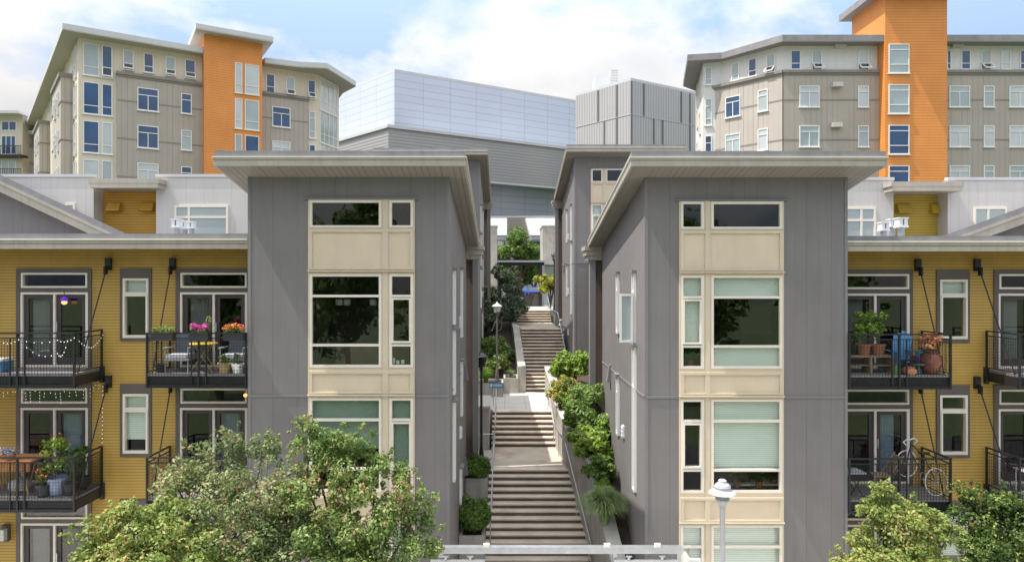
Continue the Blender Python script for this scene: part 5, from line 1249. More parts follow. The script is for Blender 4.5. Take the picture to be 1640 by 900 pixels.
def statue(label, px, D, zb_, h, grp):
    x = PX(px, D); t = thing('garden_statue', label, 'statue', (x, D, zb_), grp)
    m = MB(); m.lathe((x, D, zb_), [(.26, 0), (.26, .06), (.2, .09), (.17, .2), (.21, .34), (.16, h * .62), (.12, h * .68), (.17, h * .74), (.19, h * .84), (.14, h * .95), (.03, h)], 14); m.build('figure', STONEW, t, smooth=True)
    m = MB(); m.lathe((x + .14, D - .12, zb_ + .05), [(.05, 0), (.12, .08), (.13, .2), (.07, .3), (.01, .36)], 10); m.build('paw', STONEW, t, smooth=True)
t = thing('pedestal_wall', 'stepped pale concrete pedestals right of the upper stairs', 'pedestal', (PX(904, 42), 42, 4.5))
m = MB(); D = 41.4; m.box(PX(896, D), PX(912, D), D, D + .7, 4.4, PZ(553, D)); m.box(PX(895, D), PX(913, D), D - .03, D + .73, PZ(553, D), PZ(551, D)); D = 43.2; m.box(PX(893, D), PX(908, D), D, D + .7, 4.6, PZ(525, D)); m.box(PX(892, D), PX(909, D), D - .03, D + .73, PZ(525, D), PZ(523, D)); m.build('pedestal', CONCL, t)
statue('small white statue on the upper pedestal', 900, 43.5, PZ(523, 43.2), .45, 'white garden statues')
statue('tall narrow white statue on the lower pedestal', 904, 41.7, PZ(551, 41.4), .60, 'white garden statues')
# portal
D = 56; t = thing('concrete_portal', 'left concrete pier of the entrance portal at the alley top', 'pier', (PX(785, D), D, ZD)); m = MB(); m.box(PX(760, D), PX(796, D), D, D + 2, ZD, PZ(363, D)); m.build('pier_body', CONC, t); m = MB(); m.box(PX(759, D), PX(797, D), D - .05, D + 2.05, PZ(363, D), PZ(361, D)); m.build('coping', CONCL, t)
t = thing('concrete_portal', 'right concrete pier of the entrance portal behind the top lamp', 'pier', (PX(885, D), D, ZD)); m = MB(); m.box(PX(869, D), PX(910, D), D, D + 4, PZ(422, D), PZ(363, D)); m.box(PX(869, D), PX(910, D), D + 3, D + 4, ZD, PZ(422, D)); m.build('pier_body', CONC, t); m = MB(); m.box(PX(868, D), PX(911, D), D - .05, D + 4.05, PZ(363, D), PZ(361, D)); m.build('coping', CONCL, t)
m = MB(); xx = PX(869, D); m.box(PX(870, D), PX(908, D), D + 2.2, D + 2.3, ZD, PZ(425, D)); m.build('glazing', GTEAL, t)
m = MB(); m.box(PX(868, D), PX(872, D), D, D + .15, ZD, PZ(422, D)); m.box(PX(872, D), PX(908, D), D + .01, D + .13, PZ(424, D), PZ(422, D)); m.build('glazing_frame', GREYMETAL, t)
D = 54.5; t = thing('steel_canopy', 'thin steel entrance canopy spanning the portal', 'canopy', (PX(830, D), D, ZD))
m = MB(); m.box(PX(796, D), PX(872, D), D, D + 2.4, PZ(420, D), PZ(417, D)); m.build('roof_plate', GALV, t)
m = MB(); m.box(PX(796, D), PX(872, D), D + .3, D + .42, PZ(425, D), PZ(420, D)); m.build('beam', BLACK, t)
for px in (866, 799): q = MB(); xx = PX(px, D); q.box(xx - .12, xx + .12, D + .2, D + .5, ZD, PZ(425, D)); q.build('post', BLACK, t)
for (pa, pb, p2, lab) in ((760, 812, 806, 'left sloping white canopy screen above the portal'), (842, 910, 849, 'right sloping white canopy screen above the portal')):
    D = 66; t = thing('white_canopy', lab, 'canopy', (PX((pa + pb) / 2, D), D, PZ(385, D)), 'white canopies')
    z1, z0 = PZ(349, D), PZ(377, D)
    xa, xb = PX(pa, D), PX(pb, D); q = MB()
    if pa < 800: f_ = [(xa, D, z0), (xb, D, z0), (xb, D + .3, z1), (xa, D + .3, z1)]
    else: f_ = [(PX(849, D), D, z0), (xb, D, z0), (xb, D + .3, z1), (xa, D + .3, z1)]
    q.hexa([f_[0], f_[1], (f_[1][0], D + 2, z0), (f_[0][0], D + 2, z0), f_[3], f_[2], (f_[2][0], D + 2.3, z1), (f_[3][0], D + 2.3, z1)]); q.build('screen', STONEW, t)
    q = MB(); q.box(f_[0][0] + .05, xb, D + .1, D + 2.2, PZ(384, D), z0 - .01); q.build('underside', GREYMETAL, t)
    q = MB(); xx = (f_[0][0] + xb) / 2; q.box(xb - 1.2 if pa < 800 else xb - 2, xb - .9 if pa < 800 else xb - 1.7, D + 1, D + 1.3, 6.8, PZ(384, D)); q.build('post', GREYMETAL, t)
D = 68; t = thing('navy_sign', 'navy sign with white serif letters behind the right pier', 'sign', (PX(858, D), D, PZ(402, D)))
m = MB(); m.box(PX(844, D), PX(872, D), D, D + .15, PZ(400, D), PZ(387, D)); m.build('panel', NAVY, t)
q = MB(); q.box(PX(846, D), PX(847, D), D + .02, D + .12, 6.8, PZ(400, D)); q.box(PX(870, D), PX(871, D), D + .02, D + .12, 6.8, PZ(400, D)); q.build('post', GREYMETAL, t)
fc_ = bpy.data.curves.new('lettering', 'FONT'); fc_.body = 'OWM'; fc_.size = .60; fc_.extrude = .01
tmp_ = bpy.data.objects.new('tmp', fc_); COL.objects.link(tmp_); bpy.context.view_layer.update()
me_ = bpy.data.meshes.new_from_object(tmp_.evaluated_get(bpy.context.evaluated_depsgraph_get())); bpy.data.objects.remove(tmp_)
fo_ = bpy.data.objects.new('lettering', me_); COL.objects.link(fo_); me_.materials.clear(); me_.materials.append(WHITEMETAL); fo_.parent = t
fo_.location = (PX(845.8, D) - t.location.x, -.02, PZ(395.5, D) - t.location.z); fo_.rotation_euler = (R(90), 0, 0)

# parked cars under the canopy
def car(label, x, y, z, m, grp):
    t = thing('parked_car', label, 'car', (x, y, z), grp)
    def prof(pts, w0, w1, mt, nm, par):
        q = MB(); n = len(pts); v = [(x + (w0 if pz_ < .95 else w1) * sg, y + py_, z + pz_) for sg in (-1, 1) for (py_, pz_) in pts]
        q.add(v, [tuple(range(n))[::-1], tuple(range(n, 2 * n))] + [(i, (i + 1) % n, n + (i + 1) % n, n + i) for i in range(n)]); return q.build(nm, mt, par)
    body = prof([(0, .35), (0, .7), (.05, .95), (.25, 1.02), (3.0, 1.0), (4.1, .85), (4.25, .5), (4.2, .3), (.1, .28)], .88, .84, m, 'body', t)
    prof([(.15, 1.0), (.55, 1.45), (1.0, 1.5), (2.2, 1.48), (3.05, 1.0)], .76, .68, m, 'cabin', t)
    q = MB(); q.add([(x - .62, y + .19, z + 1.03), (x + .62, y + .19, z + 1.03), (x + .58, y + .50, z + 1.42), (x - .58, y + .50, z + 1.42)], ((0, 1, 2, 3),)); q.build('rear_window', GDARK, t)
    for sx in (-1, 1):
        q = MB(); q.box(x + sx * .62 - .13, x + sx * .62 + .13, y - .02, y + .02, z + .72, z + .88); q.build('tail_light', mat('tail_red' + str(sx), (.4, .01, .01), .3), t)
        for yy in (.8, 3.4):
            w = MB(); w.tube((x + sx * .72, y + yy, z + .32), (x + sx * .9, y + yy, z + .32), .32, n=16); wh = w.build('wheel', TYRE, t); w = MB(); w.tube((x + sx * .9, y + yy, z + .32), (x + sx * .91, y + yy, z + .32), .19, n=12); w.build('rim', GALV, wh)
car('blue car parked beyond the entrance canopy', PX(857, 68), 70, ZD - .05, CARB, 'cars beyond the canopy'); car('blue car mostly hidden by the dark tree', PX(836, 74), 76, ZD - .05, CARB, 'cars beyond the canopy')
D = 55.2; x = PX(847, D); t = thing('dark_urn_planter', 'large tapered dark planter under the entrance canopy', 'planter', (x, D, ZD)); m = MB(); m.lathe((x, D, ZD), [(.28, 0), (.5, .75), (.52, .9), (.46, .9), (.42, .8)], 16); m.build('pot', DARKPL, t)
t = thing('litter_bin', 'dark brown cabinet bin beside the tapered planter', 'bin', (PX(858, D), D, ZD)); m = MB(); m.box(PX(851, D), PX(864, D), D - .3, D + .3, ZD, ZD + 1.05); m.build('cabinet', BROWNTRIM, t); m = MB(); m.box(PX(850.5, D), PX(864.5, D), D - .33, D + .33, ZD + 1.05, ZD + 1.12); m.build('lid', BLACK, t)

# ================================================================ THINGS ON THE BALCONIES
def pot(label, x, y, z, r, h, mt, name='flower_pot', grp=None, prof=None):
    t = thing(name, label, 'plant pot', (x, y, z), grp); m = MB()
    m.lathe((x, y, z), prof or [(r * .72, 0), (r, h * .86), (r * 1.1, h * .86), (r * 1.1, h), (r * .92, h), (r * .9, h * .9)], 18); m.build('pot', mt, t); return t
def plant(t, x, y, z, r, h, n, size, m, seed, flowers=None, fn=120, ft=.03):
    rg = random.Random(seed); s = MB()
    for _ in range(7):
        s.tube((x, y, z), (x + rg.uniform(-r, r) * .7, y + rg.uniform(-r, r) * .6, z + h * rg.uniform(.5, 1)), .008, .004, 5)
    s.build('stems', LMID, t)
    cl = [(x + rg.uniform(-r, r) * .6, y + rg.uniform(-r, r) * .5, z + h * rg.uniform(.25, .95), r * rg.uniform(.35, .6)) for _ in range(7)]
    leaf_mesh('leaves', m, cl, n, size, t, seed, shell=.1)
    if flowers:
        leaf_mesh('flowers', flowers, [(c[0], c[1] - .02, c[2] + r * .25, c[3]) for c in cl if c[2] > z + h * .4] or cl, fn, ft, t, seed + 1, shell=.5, wid=.9)
def railbox(label, px0, px1, flowers, fn, seed, tall=0, grp='flower boxes on the balcony rail'):
    D = 16.95; zt = ZF[0] + 1.03; x0, x1 = PX(px0, D), PX(px1, D)
    t = thing('flower_box', label, 'flower box', ((x0 + x1) / 2, D - .1, zt - .2), grp)
    m = MB(); m.box(x0, x1, D - .19, D - .01, zt - .19, zt - .02); m.box(x0 - .01, x1 + .01, D - .2, D - .002, zt - .02, zt + .005); m.build('trough', DARKPL, t)
    for xx in (x0 + .08, x1 - .08): q = MB(); q.box(xx - .01, xx + .01, D - .006, D + .055, zt + .005, zt + .02); q.build('hook', BLACK, t)
    n = max(3, int((x1 - x0) / .12)); rg = random.Random(seed)
    cl = [(x0 + (x1 - x0) * (i + .5) / n, D - .1, zt + .07 + rg.uniform(-.02, .04), .10) for i in range(n)]
    leaf_mesh('leaves', LRHO, cl, 300, .05, t, seed, shell=.2)
    if flowers: leaf_mesh('flowers', flowers, [(c[0], c[1] - .01, c[2] + .06, .10) for c in cl], fn, .045, t, seed + 1, shell=.4, wid=.95)
    if tall:
        s = MB(); 
        for i in range(6): s.tube((x1 - .05, D - .1, zt), (x1 - .05 + rg.uniform(-.12, .18), D - .1 + rg.uniform(-.08, .08), zt + tall * rg.uniform(.5, 1)), .006, .003, 4)
        s.build('stems', LMID, t); leaf_mesh('sprays', LRHO, [(x1 - .03 + rg.uniform(-.1, .15), D - .1, zt + tall * rg.uniform(.4, 1), .06) for _ in range(7)], 70, .05, t, seed + 2)
railbox('flower box of pale succulents at the left end of the rail', 248, 282, None, 0, 61); railbox('flower box of magenta blooms at the middle of the rail', 308, 338, FMAG, 260, 62, .38); railbox('flower box of red and yellow blooms at the right of the rail', 362, 393, FMIX, 230, 63)

def armchair(label, x, y, z, grp):
    t = thing('patio_chair', label, 'chair', (x, y, z), grp); w, dp = .62, .6
    m = MB(); m.box(x - w / 2 + .05, x + w / 2 - .05, y - dp / 2, y + dp / 2 - .05, z + .36, z + .46); m.build('seat_cushion', WHITEC, t)
    m = MB(); m.rbox((x, y + dp / 2 - .02, z + .70), (w / 2 - .05, 0, 0), (0, .05, 0), (0, .06, .26)); m.build('back_cushion', CUSH, t)
    m = MB(); m.box(x - w / 2, x + w / 2, y - dp / 2, y - dp / 2 + .04, z + .30, z + .35); m.box(x - w / 2, x + w / 2, y + dp / 2 - .04, y + dp / 2, z + .30, z + .35)
    for sx in (-1, 1): m.box(x + sx * (w / 2 - .02) - .02, x + sx * (w / 2 - .02) + .02, y - dp / 2 + .04, y + dp / 2 - .04, z + .30, z + .35)
    m.build('frame', GREYMETAL, t)
    for sx in (-1, 1):
        q = MB(); q.box(x + sx * w / 2 - .03, x + sx * w / 2 + .03, y - dp / 2, y + dp / 2, z + .60, z + .63); q.build('armrest', GREYMETAL, t)
        for sy in (-1, 1): q = MB(); q.tube((x + sx * (w / 2 - .02), y + sy * (dp / 2 - .02), z), (x + sx * (w / 2 - .02), y + sy * (dp / 2 - .02), z + .6), .015); q.build('leg', GREYMETAL, t)
zf = ZF[0]
armchair('cushioned patio chair left of the yellow bistro table', PX(291, 17.5), 17.5, zf, 'patio chairs'); armchair('cushioned patio chair right of the yellow bistro table, cut off by the tower', PX(378, 17.5), 17.5, zf, 'patio chairs')
x, y = PX(326, 17.4), 17.4; t = thing('bistro_table', 'small folding bistro table with a bright yellow top', 'table', (x, y, zf))
m = MB(); m.lathe((x, y, zf + .70), [(.33, 0), (.35, .01), (.35, .03), (.33, .04)], 20); m.build('tabletop', YELP, t)
for (sa_, sb2) in ((-1, 1), (1, -1)):
    for yy in (-.15, .15): q = MB(); q.tube((x + sa_ * .28, y + yy, zf), (x + sb2 * .2, y + yy * .6, zf + .70), .013); q.build('leg', WOODL, t)
bp_ = 'pots on the upper left balcony'
pot('dark squat pot by the left corner of the flowered balcony', PX(257, 17.3), 17.3, zf, .13, .22, DARKPL, grp=bp_)
t = pot('ribbed basket pot with a leafy plant beside the right patio chair', PX(360, 17.15), 17.15, zf, .16, .26, WOODL, grp=bp_); plant(t, PX(360, 17.15), 17.15, zf + .24, .16, .28, 130, .07, LMID, 71)
t = pot('white pot of pale foliage at the right end of the flowered balcony', PX(381, 17.1), 17.1, zf, .15, .24, STONEW, grp=bp_); plant(t, PX(381, 17.1), 17.1, zf + .2, .17, .26, 150, .06, LSILV, 72)
x, y = PX(256, 17.6), 17.6; t = thing('floor_lantern', 'tall dark lantern stand at the left end of the flowered balcony', 'stand', (x, y, zf)); m = MB()
m.box(x - .12, x + .12, y - .1, y + .1, zf, zf + .03); m.box(x - .1, x - .08, y - .02, y + .02, zf + .03, zf + .95); m.box(x + .04, x + .06, y - .02, y + .02, zf + .03, zf + .95); m.box(x - .13, x + .13, y - .1, y + .1, zf + .95, zf + .98); m.build('stand', BLACK, t)
x, y = PX(3, 17.4), 17.4; t = thing('cool_box', 'blue cool box with a white lid at the left edge', 'cool box', (x, y, zf + .08))
m = MB(); m.box(x - .22, x + .16, y - .2, y + .2, zf + .02, zf + .28); m.build('box_body', BLUEP, t); m = MB(); m.box(x - .23, x + .17, y - .21, y + .21, zf + .28, zf + .35); m.build('lid', STONEW, t)
# string lights
def bulbs(label, pts, sag, n, y, name='string_lights', drop=None, grp='string lights at the far left balcony', seed=1):
    t = thing(name, label, 'string lights', tuple(pts[0]), grp); m = MB(); b = MB(); rg = random.Random(seed)
    for (a, c) in zip(pts, pts[1:]):
        a, c = Vector(a), Vector(c); prev = a
        for i in range(1, n + 1):
            u = i / n; p = a.lerp(c, u); p.z -= sag * 4 * u * (1 - u); m.tube(prev, p, .004, n=4, caps=False); prev = p
            if drop:
                L_ = drop * rg.choice((.12, .2, .5, .9)); q = p + Vector((rg.uniform(-.03, .03), 0, -L_)); m.tube(p, q, .003, n=4, caps=False)
                for k in range(max(1, int(L_ / .07))):
                    e = p.lerp(q, (k + 1) / max(1, int(L_ / .07))); b.lathe((e.x, e.y, e.z - .012), [(.003, 0), (.007, .006), (.007, .014), (.002, .02)], 6)
            else: b.lathe((p.x, p.y, p.z - .03), [(.005, 0), (.011, .009), (.011, .018), (.004, .027)], 6)
    m.build('cable', RIBDK, t); b.build('bulbs', STRINGL, t)
yb = 16.93
q_ = lambda px, py, D=yb: P(px, py, D)
bulbs('string of bulbs swagged high along the far left balcony rail', [q_(0, 546), q_(30, 543), q_(92, 544), q_(119, 540)], .07, 5, yb)
bulbs('string of bulbs looped low across the far left balcony rail', [q_(33, 545), (PX(92, yb), yb, PZ(565, yb)), q_(108, 545)], .2, 6, yb)
bulbs('string of bulbs on the angled end of the far left balcony', [(x1a + .03, 17.0, PZ(542, yb)), (x1a + .03, 17.6, PZ(560, yb)), (x1a + .03, 18.1, PZ(541, yb))], .05, 6, yb)
zi = ZF[0] - .36
bulbs('icicle lights hanging under the far left balcony', [(-13.6, 16.99, zi), (-12.6, 16.99, zi), (-11.7, 16.99, zi), (x1a, 16.99, zi)], .05, 8, yb, drop=.34)
bulbs('icicle lights hanging under the end of the far left balcony', [(x1a, 17.05, zi), (x1a, 18.0, zi)], .03, 7, yb, drop=.3, seed=4)
bulbs('light string running straight down the wall below the far left balcony', [(PX(164, 18.1), 18.12, zi), (PX(163, 18.1), 18.12, zi - 1.6)], 0, 14, yb)
# hanging lamp in the far left door
x, y = PX(103, 18.05), 18.05; z = PZ(484, 18.05); t = thing('hanging_lamp', 'small warm lamp glowing under a purple shade at the door', 'lamp', (x, y, z))
m = MB(); m.lathe((x, y, z - .06), [(.03, 0), (.065, .03), (.07, .06), (.06, .09)], 12); m.build('bulb', WARM, t, smooth=True); m = MB(); m.lathe((x, y, z + .03), [(.09, 0), (.08, .06), (.04, .1), (.01, .12)], 12); m.build('lamp_shade', PURP, t); m = MB(); m.tube((x, y, z + .15), (x, y, z + .32), .006); m.build('cord', BLACK, t)
x, y = PX(393, 17.8), 17.8; z = PZ(633, 17.8); t = thing('hanging_lamp', 'tiny amber lamp under the flowered balcony', 'lamp', (x, y, z)); m = MB(); m.lathe((x, y, z - .04), [(.02, 0), (.05, .03), (.05, .06), (.02, .09)], 10); m.build('bulb', WARM, t); m = MB(); m.tube((x, y, z + .05), (x, y, ZF[0] - .06), .006); m.build('cord', BLACK, t)

# lower far left balcony: cedar table, blue pot, plants
zf = ZF[1]; x, y = PX(38, 17.45), 17.45; t = thing('cedar_table', 'orange cedar trestle table on the lower far left balcony', 'table', (x, y, zf))
m = MB(); m.box(PX(-40, y), PX(66, y), y - .38, y + .38, zf + .86, zf + .90); m.build('tabletop', WOODO, t)
m = MB(); m.box(PX(-38, y), PX(62, y), y - .34, y - .31, zf + .62, zf + .86); m.build('apron', WOODO, t)
for px in (46, -20):
    for sx in (-1, 1):
        for yy in (-.28, .28): q = MB(); xx = PX(px, y); q.tube((xx + sx * .19, y + yy, zf), (xx + sx * .03, y + yy, zf + .7), .022, n=6); q.build('leg', WOODL, t)
    q = MB(); q.tube((xx - .14, y - .28, zf + .15), (xx + .14, y - .28, zf + .15), .018, n=6); q.build('brace', WOODL, t)
bp2 = 'plants on the lower far left balcony'
xx = PX(92, 17.3); t = pot('tall pale blue planter with sprawling leafy plants', xx, 17.3, zf + .02, .24, .42, BLUEPALE, grp=bp2); plant(t, xx - .05, 17.3, zf + .42, .42, 1.05, 520, .10, LLIME, 73, FMIX, 70, .04)
xx = PX(72, 17.2); t = pot('dark pot of yellow nasturtiums left of the pale blue planter', xx, 17.15, zf, .18, .3, DARKPL, grp=bp2); plant(t, xx, 17.1, zf + .25, .26, .45, 220, .08, LMID, 74, FMIX, 90, .045)
xx = PX(8, 17.0); t = pot('pot of lavender flowers standing on the cedar table', xx, 17.2, zf + .90, .12, .16, TERRA, grp=bp2); plant(t, xx, 17.15, zf + 1.02, .22, .14, 140, .05, LSILV, 75, FLAV, 160, .035)
for i, (px, lab) in enumerate(((133, 'trough of trailing plants on the angled end of the lower far left balcony'), (150, 'pot of tall stems in the corner of the lower far left balcony'))):
    xx = x1a - .3 ; yy = 17.25 + .5 * i; t = pot(lab, xx, yy, zf, .17, .32, DARKPL, grp=bp2); plant(t, xx, yy, zf + .3, .3, .85, 260, .10, LMID, 76 + i)
x = PX(32, 17.6); t = thing('storage_bag', 'pale bundled cloth bag under the cedar table', 'bag', (x, 17.6, zf)); m = MB(); m.lathe((x, 17.6, zf), [(.2, 0), (.27, .1), (.24, .25), (.1, .33), (.05, .36)], 12); m.build('bag_body', WHITEC, t, smooth=True)
x, y, z = PX(8, 18.1), 18.1, PZ(853, 18.1); t = thing('wall_lantern', 'wall lantern on the mustard wall at the lower left', 'lamp', (x, y, z)); m = MB(); m.box(x - .09, x + .09, y - .04, y + .09, z - .22, z + .2); m.build('back_plate', BROWNTRIM, t); m = MB(); m.box(x - .05, x + .09, y - .18, y - .042, z - .15, z + .14); m.build('lamp_glass', LAMPGL, t)

# right upper balcony
zf = ZF[0] - .03; bp3 = 'pots on the upper right balcony'
x0, x1 = PX(1352, 17.5), PX(1425, 17.5); y = 17.5; t = thing('plant_bench', 'low weathered wooden bench carrying two tomato pots', 'bench', ((x0 + x1) / 2, y, zf))
m = MB(); m.box(x0, x1, y - .2, y + .2, zf + .40, zf + .45); m.build('top', WOOD, t); m = MB(); m.box(x0 + .05, x1 - .05, y - .18, y + .18, zf + .18, zf + .21); m.build('shelf', WOOD, t)
for xx in (x0 + .03, (x0 + x1) / 2, x1 - .03): q = MB(); q.box(xx - .03, xx + .03, y - .2, y + .2, zf, zf + .40); q.build('leg', WOOD, t)
for i, (px, lab) in enumerate(((1383, 'left terracotta pot of leggy tomato plants on the bench'), (1406, 'right terracotta pot of leggy tomato plants on the bench'))):
    xx = PX(px, 17.45); t = pot(lab, xx, 17.45, zf + .45, .17, .28, TERRA, grp=bp3); plant(t, xx, 17.45, zf + .7, .30, .85, 420, .09, LLIME, 81 + i)
xx = PX(1366, 17.6); t = pot('dark pot of leafy plants at the left end of the bench', xx, 17.6, zf + .45, .15, .26, DARKPL, grp=bp3); plant(t, xx, 17.55, zf + .7, .25, .6, 260, .09, LMID, 84)
# blue adirondack chair
x, y = PX(1446, 17.55), 17.55; t = thing('adirondack_chair', 'blue adirondack chair with a fanned slatted back', 'chair', (x, y, zf))
m = MB()
bk = Vector((.14, .30, .95)).normalized() 
for i in range(5):
    o = (i - 2) * .11; b0 = Vector((x + o * .75 - .02, y + .1, zf + .32)); L_ = .78 - abs(i - 2) * .06; ax = Vector((.30 + o * .25, .30, .92)).normalized()
    m.rbox(b0 + ax * L_ / 2, (.048, 0, -.015), (0, .010, -.003), ax * (L_ / 2))
m.build('backrest', BLUEP, t)
m = MB()
for i in range(5): m.rbox((x - .12 - .0 * i, y - .32 + i * .1, zf + .36 - i * .025), (.25, 0, 0), (0, .042, -.01), (0, 0, .01))
m.build('seat', BLUEP, t)
for sx in (-1, 1):
    q = MB(); q.rbox((x - .1 + sx * .30, y - .1, zf + .56), (.055, 0, 0), (0, .34, 0), (0, 0, .012)); q.build('armrest', BLUEP, t)
    q = MB(); q.box(x - .1 + sx * .27 - .02, x - .1 + sx * .27 + .02, y - .4, y - .3, zf, zf + .548); q.build('leg', BLUEP, t)
    q = MB(); q.rbox((x - .1 + sx * .27, y + .12, zf + .16), (.015, 0, 0), (0, .36, -.12), (0, .02, .05)); q.build('leg', BLUEP, t)
xx = PX(1490, 17.2); t = pot('big brown glazed urn of peach blossoms', xx, 17.2, zf, .24, .6, TERRAD, 'garden_urn', bp3, prof=[(.15, 0), (.22, .12), (.27, .32), (.25, .46), (.17, .56), (.19, .6), (.21, .61), (.17, .58)])
plant(t, xx, 17.18, zf + .55, .32, .30, 260, .07, LMID, 85, FPEACH, 900, .055)
xx = PX(1470, 17.25); t = thing('plant_stand', 'low wrought plant stand with a dish of purple leaves', 'plant stand', (xx, 17.25, zf), bp3)
m = MB(); m.lathe((xx, 17.25, zf + .22), [(.18, 0), (.20, .02), (.20, .05), (.18, .04)], 16)
for i in range(3): a = i * 2.1; m.tube((xx + .15 * math.cos(a), 17.25 + .15 * math.sin(a), zf), (xx + .1 * math.cos(a), 17.25 + .1 * math.sin(a), zf + .22), .01)
m.build('stand', mat('green_iron', (.12, .2, .1), .5), t); leaf_mesh('leaves', FPUR, [(xx - .1, 17.2, zf + .36, .13), (xx + .05, 17.25, zf + .36, .12), (xx + .12, 17.2, zf + .4, .1)], 260, .07, t, 86)
x = PX(1456, 17.1); t = thing('garden_stone', 'rounded brown stone at the balcony edge', 'stone', (x, 17.1, zf)); m = MB(); m.lathe((x, 17.1, zf), [(.12, 0), (.18, .05), (.17, .13), (.1, .19), (.02, .21)], 14); m.build('stone', TERRA, t, smooth=True)
x = PX(1435, 17.1); t = thing('green_bottle', 'small lime green watering bottle beside the stone', 'bottle', (x, 17.1, zf)); m = MB(); m.lathe((x, 17.1, zf), [(.04, 0), (.045, .02), (.045, .15), (.02, .2), (.02, .24)], 12); m.build('bottle', mat('green_plastic', (.2, .45, .06), .4), t)

# bicycle standing up on the lower right balcony
zf = ZF[1] - .03
t = thing('bicycle', 'black bicycle with pale tyres and white drop handlebars leaning on the rail', 'bicycle', (PX(1455, 17.4), 17.4, zf))
w1 = Vector(P(1499, 772, 17.25)); w2 = Vector(P(1452, 745, 17.95)); rr = .335
w1.z = max(w1.z, zf + rr + .02); w2.z = w1.z + .28
ax = Vector((.25, -.95, .1))
for w_, nm in ((w1, 'rear'), (w2, 'front')):
    m = MB(); m.torus(w_, rr, .014, ax, 36, 6); wh = m.build('wheel', STONEW, t)
    q = MB(); tt = ax.normalized().orthogonal().normalized(); bb = ax.normalized().cross(tt)
    for i in range(18):
        a = 2 * math.pi * i / 18; q.tube(w_, w_ + (tt * math.cos(a) + bb * math.sin(a)) * rr, .0022, n=3, caps=False)
    q.tube(w_ - ax.normalized() * .05, w_ + ax.normalized() * .05, .02, n=8); q.build('spokes', GALV, wh)
m = MB(); bb_ = w1.lerp(w2, .42) + Vector((0, 0, -.05)); st = bb_ + Vector((.02, 0, .50)); hd = w2 + Vector((.10, -.05, .52)); hb_ = w2 + Vector((.06, -.03, .38))
for (a, b) in ((bb_, st), (st, hd), (bb_, hb_), (hd, hb_), (w1, bb_), (w1, st), (hb_, w2)): m.tube(a, b, .015, n=8)
m.build('frame', BLACK, t)
m = MB(); h0 = hd + Vector((-.03, 0, .12)); m.path([h0 + Vector((.16, .1, -.13)), h0 + Vector((.22, .05, -.05)), h0 + Vector((.16, .1, .02)), h0, h0 + Vector((-.16, -.1, .02)), h0 + Vector((-.22, -.05, -.05)), h0 + Vector((-.16, -.1, -.13))], .016, 8); m.build('handlebar', STONEW, t)
m = MB(); m.rbox(st + Vector((0, 0, .09)), (.12, -.02, 0), (.01, .05, 0), (0, 0, .02)); m.tube(st, st + Vector((0, 0, .07)), .012); m.build('saddle', BLACK, t)
m = MB(); m.torus(bb_, .09, .008, ax, 20, 5); m.tube(bb_, bb_ + Vector((.12, 0, -.12)), .01); m.build('crank', GALV, t)
x, y = PX(1412, 17.6), 17.6; t = thing('folding_chair', 'slatted brown wooden folding chair beside the bicycle', 'chair', (x, y, zf))
m = MB()
for i in range(5): m.rbox((x - .18 + i * .085, y, zf + .44 + .0 * i), (.032, 0, 0), (0, .22, 0), (0, 0, .01))
m.build('seat', WOOD, t); m = MB()
for i in range(6): m.rbox((x + .24 + i * .035, y, zf + .52 + i * .075), (.008, 0, .02), (0, .22, 0), (-.005, 0, .028))
m.build('backrest', WOOD, t)
for yy in (-.2, .2):
    q = MB(); q.tube((x - .2, y + yy, zf), (x + .46, y + yy, zf + .98), .015); q.build('leg', WOOD, t); q = MB(); q.tube((x + .24, y + yy, zf), (x - .2, y + yy, zf + .43), .015); q.build('leg', WOOD, t)
x, y = PX(1367, 17.4), 17.4; t = thing('folding_table', 'small dark folding table at the tower end of the lower right balcony', 'table', (x, y, zf)); m = MB(); m.box(x - .28, x + .2, y - .25, y + .25, zf + .58, zf + .61); m.build('tabletop', GREYMETAL, t)
for yy in (-.2, .2):
    q = MB(); q.tube((x - .2, y + yy, zf), (x + .15, y + yy, zf + .58), .014); q.build('leg', BLACK, t); q = MB(); q.tube((x + .15, y + yy, zf), (x - .2, y + yy, zf + .58), .014); q.build('leg', BLACK, t)
x, y = 13.75, 17.5; t = thing('patio_table', 'glass topped patio table on the balcony at the right edge', 'table', (x, y, zf)); m = MB(); m.box(x - .5, x + .5, y - .3, y + .3, zf + .55, zf + .58); m.build('tabletop', GLITE, t)
for sx in (-.45, .45):
    for sy in (-.25, .25): q = MB(); q.tube((x + sx, y + sy, zf), (x + sx, y + sy, zf + .55), .018); q.build('leg', WHITEMETAL, t)

# ================================================================ THINGS SEEN THROUGH THE TOWER WINDOWS
for px, lab in ((543, 'white pendant lamp inside the left tower, left of three'), (556, 'white pendant lamp inside the left tower, middle of three'), (598, 'white pendant lamp inside the left tower, right of three')):
    D = 18.6; x, z = PX(px, D), PZ(484, D); t = thing('pendant_lamp', lab, 'lamp', (x, D, z), 'pendant lamps inside the left tower')
    m = MB(); m.lathe((x, D, z - .08), [(.09, 0), (.10, .02), (.10, .13), (.08, .16)], 14); m.build('lamp_shade', STONEW, t); m = MB(); m.tube((x, D, z + .08), (x, D, z + .75), .006, n=5); m.build('cord', BLACK, t)
for px, h, lab in ((630, .15, 'tall white cup on the left tower window sill'), (637, .09, 'small white cup on the left tower window sill'), (645, .10, 'right white cup on the left tower window sill')):
    D = 17.18; x, z = PX(px, D), EZ - (588 - CY) / SC + .06; t = thing('cup', lab, 'cup', (x, D, z), 'cups on the left tower sill'); m = MB(); m.lathe((x, D, z), [(.03, 0), (.045, .02), (.045, h), (.035, h), (.03, h * .5)], 12); m.build('cup_body', STONEW, t)
